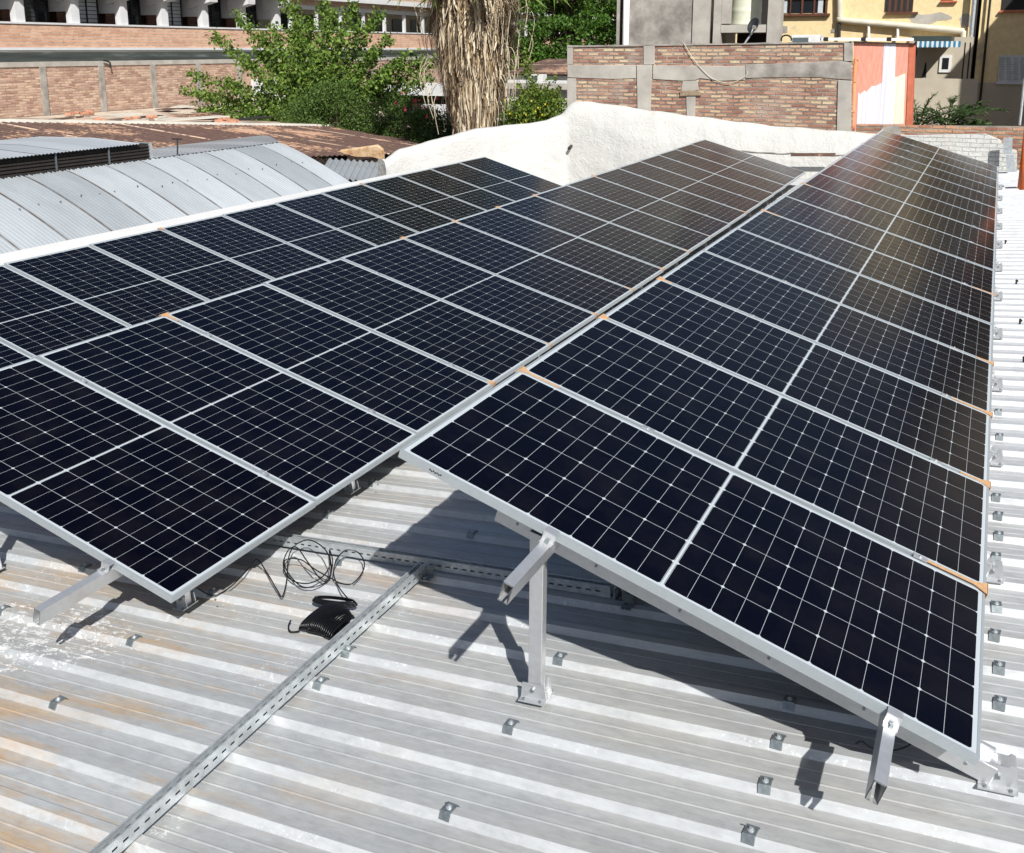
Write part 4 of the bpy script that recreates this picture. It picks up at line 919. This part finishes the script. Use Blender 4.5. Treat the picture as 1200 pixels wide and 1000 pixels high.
# ------------------------------------------------------------------ vegetation
def leaf_obj(name, pts, size, mat, parent, rs, aspect=.55, droop=0., dirs=None, fold=True):
    n = len(pts); pts = np.asarray(pts, float)
    d = rs.normal(size=(n, 3)) if dirs is None else np.asarray(dirs)+rs.normal(size=(n, 3))*.35
    d[:, 2] -= droop; d /= np.linalg.norm(d, axis=1)[:, None]
    e = rs.normal(size=(n, 3)); e -= d*(e*d).sum(1)[:, None]; e /= np.linalg.norm(e, axis=1)[:, None]
    s = (size*(.4+1.1*rs.rand(n)))[:, None]
    v = np.empty((n, 4, 3)); v[:, 0] = pts-d*s*.5; v[:, 1] = pts+e*s*aspect*.5; v[:, 2] = pts+d*s*.5; v[:, 3] = pts-e*s*aspect*.5
    me = bpy.data.meshes.new(name); me.vertices.add(4*n); me.vertices.foreach_set('co', v.ravel())
    me.loops.add(4*n); me.loops.foreach_set('vertex_index', np.arange(4*n, dtype=np.int32))
    me.polygons.add(n); me.polygons.foreach_set('loop_start', np.arange(0, 4*n, 4, dtype=np.int32)); me.polygons.foreach_set('loop_total', np.full(n, 4, dtype=np.int32))
    me.materials.append(MATS[mat]); me.update(calc_edges=True)
    o = bpy.data.objects.new(name, me); C.objects.link(o)
    if parent: o.parent = parent
    return o
def shoots_tree(name, label, cat, base, tips, leafmat_, size, per, spread, seed, barkr=.038, bark='branch_pale'):
    rs = np.random.RandomState(seed); t = thing(name, label, cat, base)
    base = np.array(base, float); P_ = []; D_ = []; bb = B()
    for tip in tips:
        tip = np.array(tip, float); mid_ = (base+tip)/2+np.array([rs.normal(0, .25), rs.normal(0, .25), .35*np.linalg.norm(tip-base)*.35])
        st_ = base+(rs.normal(size=3)*[.25, .25, .05])
        ln = []
        for k in range(13):
            s = k/12; q = (1-s)**2*st_+2*s*(1-s)*mid_+s*s*tip; q += rs.normal(size=3)*.03; ln.append(q)
        bb.tube([Vector(q)-Vector(base) for q in ln], [barkr*(1-.85*k/12) for k in range(13)], 5)
        for j in range(per):
            s = rs.uniform(.25, 1)**.8; k = min(int(s*12), 11); q = ln[k]+(ln[k+1]-ln[k])*(s*12-k)
            sub = rs.normal(size=3); sub /= np.linalg.norm(sub); r = spread*(1.15-s*.75)*abs(rs.normal(.5, .4))
            c = q+sub*r
            for z in range(4): P_.append(c+rs.normal(size=3)*size*.75); D_.append(sub*.5+[0, 0, -.2])
    bb.obj('branches', bark, t)
    leaf_obj('foliage', np.array(P_)-base, size, leafmat_, t, rs, .75, .1, D_)
    return t
rs = np.random.RandomState(5)
# light green tree in the left centre
base = AY(375, 175, 29)
tips = []
for x, y, Y in ((215, 108, 28.5), (222, 88, 29), (235, 128, 28.5), (250, 42, 29), (262, 95, 28), (275, 15, 29.5), (285, 70, 28), (300, 110, 28.5), (318, 28, 29), (330, -4, 30), (345, 5, 29), (350, 50, 28.5), (362, 20, 30), (380, -2, 30), (392, 10, 29), (400, 40, 28.5), (415, 5, 30), (425, 28, 29), (440, 60, 28.5), (445, 14, 30), (455, 45, 29), (470, 78, 29), (480, 62, 29.5), (497, 72, 30), (505, 92, 30), (512, 68, 31), (420, 90, 28), (330, 90, 28), (300, 60, 29.5), (240, 112, 29), (285, 128, 28.2), (320, 128, 28), (345, 75, 28), (375, 65, 28.5), (395, 80, 28.3), (450, 90, 28.5), (305, 40, 29), (340, 35, 29)):
    tips.append(tuple(AY(x, y, Y)))
shoots_tree('leafy_tree', 'light green leafy tree with long loose shoots in front of the gallery building', 'tree', tuple(base), tips, 'leaf_bright', .125, 210, .55, 21)
def bush(name, label, cat, c, rad, n, size, mat, seed, clumps=26, parent=None, stems=True, stem_mat='trunk', low=-.6):
    rs = np.random.RandomState(seed); t = thing(name, label, cat, tuple(c)) if parent is None else parent
    rad = np.array(rad, float); P_ = []; cl = []
    for i in range(clumps):
        d = rs.normal(size=3); d /= np.linalg.norm(d); d[2] = max(d[2], low); cl.append((d*rad*rs.uniform(.45, .92), rs.uniform(.28, .5)))
    for i in range(n):
        cc_, s = cl[rs.randint(clumps)]; d = rs.normal(size=3); d /= np.linalg.norm(d); P_.append(cc_+d*rad*s*rs.uniform(.55, 1.08))
    leaf_obj('foliage', P_, size, mat, t, rs, .6, .1)
    if stems:
        bb = B()
        for cc_, s in cl[:14]: bb.tube([Vector((0, 0, -rad[2]*1.2)), Vector(cc_)*.5+Vector((0, 0, -rad[2]*.2)), Vector(cc_)], [rad[0]*.03, rad[0]*.02, rad[0]*.008], 5)
        bb.obj('stems', stem_mat, t)
    return t
c = AY(395, 130, 27.2); bush('shrub', 'dense dull green shrub in the middle in front of the light green tree', 'shrub', (c.x, 27.2, c.z-.5), (2.1, 1.2, 1.5), 24000, .075, 'leaf_mid', 31)
c = AY(480, 140, 27.5); t = bush('oleander', 'dark green bush dotted with pink flowers left of the palm trunk', 'shrub', (c.x, 27.5, c.z-.4), (1.7, 1.2, 1.2), 17000, .075, 'leaf_mid', 33)
rs2 = np.random.RandomState(3); pf = []
for x, y in ((472, 109), (486, 117), (489, 121), (490, 119), (512, 116), (513, 115), (500, 137), (475, 128), (465, 122), (497, 125)):
    q = AY(x, y, 26.5)-Vector(t.location)
    for k in range(5): pf.append(tuple(q+Vector(rs2.normal(size=3)*.04)))
leaf_obj('flowers', pf, .09, 'pink_flower', t, rs2, .9)
c = AY(300, 150, 28); bush('shrub', 'low green shrub under the left branches of the light green tree', 'shrub', (c.x, 28, c.z-.8), (2.6, 1.2, .8), 9000, .08, 'leaf_dark', 35)
c = AY(520, 150, 26); bush('shrub', 'dark low green shrub at the foot of the palm trunk', 'shrub', (c.x, 26, c.z-.5), (1.3, .8, .9), 9000, .08, 'leaf_dark', 37)
c = AY(608, 145, 25.5); bush('shrub', 'dark green shrub between the palm trunk and the lemon tree', 'shrub', (c.x, 25.5, c.z-.3), (.9, .8, .9), 8000, .08, 'leaf_mid', 38)
# palm trunk with its skirt of dead fronds
pb_, pt_ = AY(556, 160, 24), AY(553, -25, 24)
pm = thing('palm_tree', 'tall palm trunk wrapped in a shaggy skirt of dead straw fronds', 'palm', (pb_.x, 24, -5))
cx = pb_.x; zt_ = pt_.z
B().tube([(0, 0, 0), (.03, 0, 3), (.02, 0, zt_+5.6)], [.50, .46, .45], 18).obj('trunk', 'trunk', pm, True)
rs = np.random.RandomState(9)
def width(z):  # half width of the skirt by height (world z)
    zz = [(-5, .5), (-.6, .62), (-.1, .66), (.6, .84), (1.5, 1.10), (2.3, 1.27), (3.1, 1.40), (4.2, 1.46), (6, 1.46)]
    for (a, u), (b_, v_) in zip(zz, zz[1:]):
        if a <= z <= b_: return u+(v_-u)*(z-a)/(b_-a)
    return zz[-1][1]
def strands(n, wmin, wmax, lmin, lmax, inner, seed, mat, nm, bulge=0):
    rs = np.random.RandomState(seed); b = B()
    for i in range(n):
        z = rs.uniform(-1.2, 5.2); a = rs.uniform(0, 2*math.pi); L = rs.uniform(lmin, lmax); r0 = width(z)*rs.uniform(inner, .98)*.82; r1 = width(z-L)*rs.uniform(inner+.1, 1.05)
        da = rs.normal(0, .12); w_ = rs.uniform(wmin, wmax); pts = []
        for k in range(5):
            s = k/4; r = r0+(r1-r0)*s+.10*math.sin(s*math.pi)*rs.uniform(0, 1); aa = a+da*s+rs.normal(0, .012); zz = z-L*s
            ta = Vector((-math.sin(aa), math.cos(aa), 0)); o_ = Vector((r*math.cos(aa), r*math.sin(aa), zz+5)); ww = w_*(1-.75*s)
            tw = rs.uniform(-.4, .4); ta = ta+Vector((math.cos(aa), math.sin(aa), 0))*tw
            pts.append((o_-ta*ww, o_+ta*ww))
        b.grid([[p, q] for p, q in pts])
    return b.obj(nm, mat, pm)
strands(5200, .008, .03, .5, 1.5, .62, 1, 'straw', 'dead_fronds')
strands(520, .03, .075, .7, 1.5, .85, 2, 'straw_pale', 'pale_frond_stalks')
strands(900, .01, .035, .4, 1.1, .9, 4, 'trunk', 'dark_frond_stalks')
b = B(); rs = np.random.RandomState(14)
for i in range(60):    # loose curling fibres sticking out of the skirt
    z = rs.uniform(.5, 4.2); s_ = rs.choice([-1, 1]); a = (0 if s_ > 0 else math.pi)+rs.normal(0, .5); r = width(z)*.9; o_ = Vector((r*math.cos(a), r*math.sin(a), z+5)); out = Vector((math.cos(a), math.sin(a), 0)); L = rs.uniform(.25, .6)
    B().tube(smooth([o_, o_+out*L*.6+Vector((0, 0, .15)), o_+out*L+Vector((0, 0, -.25)), o_+out*L*.7+Vector((0, 0, -.8-rs.uniform(0, .6)))], 5), .009, 4).obj('loose_fibre', 'straw_pale', pm)
b = B(); rs = np.random.RandomState(15)
P_, D_ = [], []
for i in range(60):      # living crown, mostly above the picture
    a = rs.uniform(0, 6.28); e = rs.uniform(-.2, 1.3); L = rs.uniform(1.6, 2.6); out = Vector((math.cos(a)*math.cos(e), math.sin(a)*math.cos(e), math.sin(e))); o_ = Vector((0, 0, zt_+5.4)); tip = o_+out*L+Vector((0, 0, -.5))
    b.tube([o_, o_+out*L*.5+Vector((0, 0, .1)), tip], [.03, .02, .012], 4)
    for j in range(46):
        d = (out+Vector(rs.normal(size=3)*.55)).normalized(); P_.append(tuple(tip+d*.35)); D_.append(tuple(d*2))
b.obj('frond_stems', 'palm_crown', pm); leaf_obj('fronds', P_, .8, 'palm_crown', pm, rs, .06, 0, D_)
# lemon tree right of the palm
c = AY(632, 125, 23.5); lt = bush('lemon_tree', 'yellow green lemon tree with small yellow fruit right of the palm trunk', 'tree', (c.x, 23.5, c.z-.3), (1.0, .7, .85), 9000, .085, 'leaf_lemon', 41, 40)
pf = []
for i in range(44):
    q = Vector((rs2.uniform(-.95, .9), rs2.uniform(-.72, -.4), rs2.uniform(-.8, .6))); z = B().tube([q-Vector((0, 0, .03)), q-Vector((0, 0, .015)), q+Vector((0, 0, .015)), q+Vector((0, 0, .03))], [.006, .019, .019, .006], 6); z.obj('lemon', 'lemon', lt)
tips = [tuple(AY(x, y, 23.6)) for x, y in ((606, 100), (612, 78), (618, 70), (622, 92), (640, 96), (652, 90), (657, 100), (630, 105), (605, 120), (645, 112), (655, 120), (615, 60))]
shoots_tree('young_tree', 'slender young tree with upright shoots beside the palm trunk', 'tree', tuple(AY(628, 160, 23.7)), tips, 'leaf_lemon', .075, 42, .22, 43, .02)
# dark wood behind
wd = thing('tall_tree', 'large dense deep green tree filling the gap behind the palm and the brick wall', 'tree', tuple(AY(665, 60, 62)))
rs = np.random.RandomState(51); n = 100000
cl = []
L0 = AY(585, 70, 62)-AY(665, 60, 62)
for i in range(330): cl.append((rs.uniform(-7.5, 7), rs.uniform(-2.5, 3), rs.uniform(-2.5, 10), rs.uniform(.6, 1.4)))
cl = np.array(cl); id_ = rs.randint(len(cl), size=n); d = rs.normal(size=(n, 3)); d /= np.linalg.norm(d, axis=1)[:, None]; d[:, 2] *= .75
P_ = cl[id_, :3]+d*cl[id_, 3:4]*(rs.rand(n, 1)**.35)
leaf_obj('crown', P_, .23, 'leaf_forest', wd, rs, .5, .5)
b = B(); b.tube([(0, 1, -8), (.2, 1, 0), (0, 1, 5)], [.6, .5, .2], 10)
for i in range(26): q = cl[i]; b.tube([(0, 1, rs.uniform(-1, 4)), (q[0]*.5, q[1]*.5, q[2]*.6), tuple(q[:3])], [.2, .12, .04], 5)
b.obj('trunk', 'trunk', wd)
# low house parts seen between palm and brick wall
lh = thing('low_house', 'low white house with a rusty tin roof behind the lemon tree', 'house')
a_, b_ = AY(600, 105, 34), AY(668, 89, 34)
B().box((a_.x-.2, 34, -5), (b_.x+1, 40, b_.z+.0)).obj('wall', 'plaster_white', lh)
B().prism([Vector((a_.x-.2, 33.8, b_.z+.05)), Vector((b_.x+1, 33.8, b_.z+.05)), Vector((b_.x+1, 38, b_.z+.55)), Vector((a_.x-.2, 38, b_.z+.55))], (0, 0, .06)).obj('tin_roof', 'rusty_zinc', lh)
B().box((a_.x-.2, 33.7, AY(640, 105, 33.7).z), (b_.x+1, 33.9, AY(640, 98, 33.7).z)).obj('grey_band', 'concrete_light', lh)
p, q = AY(621, 98, 32.5), AY(636, 87.5, 32.5); t = thing('air_conditioner', 'white outdoor air conditioner unit on the low white house', 'air conditioner')
B().box((p.x, 32.5, p.z), (q.x, 32.9, q.z)).obj('casing', 'ac_white', t, bevel=.01)
cc = (Vector((p.x, 32.48, p.z))+Vector((q.x, 32.48, q.z)))/2; b = B(); b.tube([cc+Vector((-.06, 0, 0)), cc+Vector((-.06, .018, 0))], .125, 20); b.obj('fan_grille', 'galvanised_dark', t)
# white structure left of the palm
lh2 = thing('garden_shed', 'small white shed with a dark opening left of the palm trunk', 'shed')
p, q = AY(445, 103, 33), AY(530, 113, 33); B().box((p.x, 33, q.z), (q.x, 36, p.z+.12)).obj('roof_slab', 'plaster_white', lh2)
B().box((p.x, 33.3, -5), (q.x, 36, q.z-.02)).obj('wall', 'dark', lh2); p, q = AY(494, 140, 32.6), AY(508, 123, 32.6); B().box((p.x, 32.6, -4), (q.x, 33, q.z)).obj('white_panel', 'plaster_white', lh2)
p, q = AY(512, 123, 32.6), AY(528, 150, 32.6); B().box((p.x, 32.7, -4), (p.x+.2, 33, p.z)).obj('post', 'plaster_white', lh2)
# cycads by the low brick wall
def cycad(label, x, y, n, L, seed, up=.9, lean=0):
    rs = np.random.RandomState(seed); p = AY(x, y, 22); t = thing('palm_plant', label, 'palm plant', (p.x, 22, p.z-.15), 0, 'small palm plants behind the low brick wall'); b = B(); P_, D_ = [], []
    for i in range(n):
        a = rs.uniform(0, 6.28); e = rs.uniform(.35, 1.4); out = Vector((math.cos(a)*math.cos(e)+lean, math.sin(a)*math.cos(e)*.6, math.sin(e)*up)); l_ = L*rs.uniform(.7, 1.1); pts = []
        for k in range(9): s = k/8; pts.append(out*l_*s+Vector((out.x*.25*s*s*l_, 0, -.42*s*s*l_)))
        b.tube(pts, .008, 4)
        for k in range(34):
            s = rs.uniform(.2, 1); j = min(int(s*8), 7); q = pts[j].lerp(pts[j+1], s*8-j); tg = (pts[j+1]-pts[j]).normalized(); sd = tg.cross(Vector((rs.normal()*.3, rs.normal()*.3, 1))).normalized()*(1 if k % 2 else -1)
            d = (tg*.7+sd).normalized(); P_.append(tuple(q+d*.06)); D_.append(tuple(d*4))
    b.obj('frond_stems', 'palm_green', t); leaf_obj('leaflets', P_, .15, 'palm_green', t, rs, .13, 0, D_)
cycad('spiky palm plant beside the salmon wall', 1077, 143, 24, 1.45, 61, 1.0)
cycad('bushier palm plant right of the spiky one', 1110, 144, 36, 1.35, 62, 1.0)
cycad('low dark palm plant farthest right by the low brick wall', 1140, 147, 24, .62, 63)
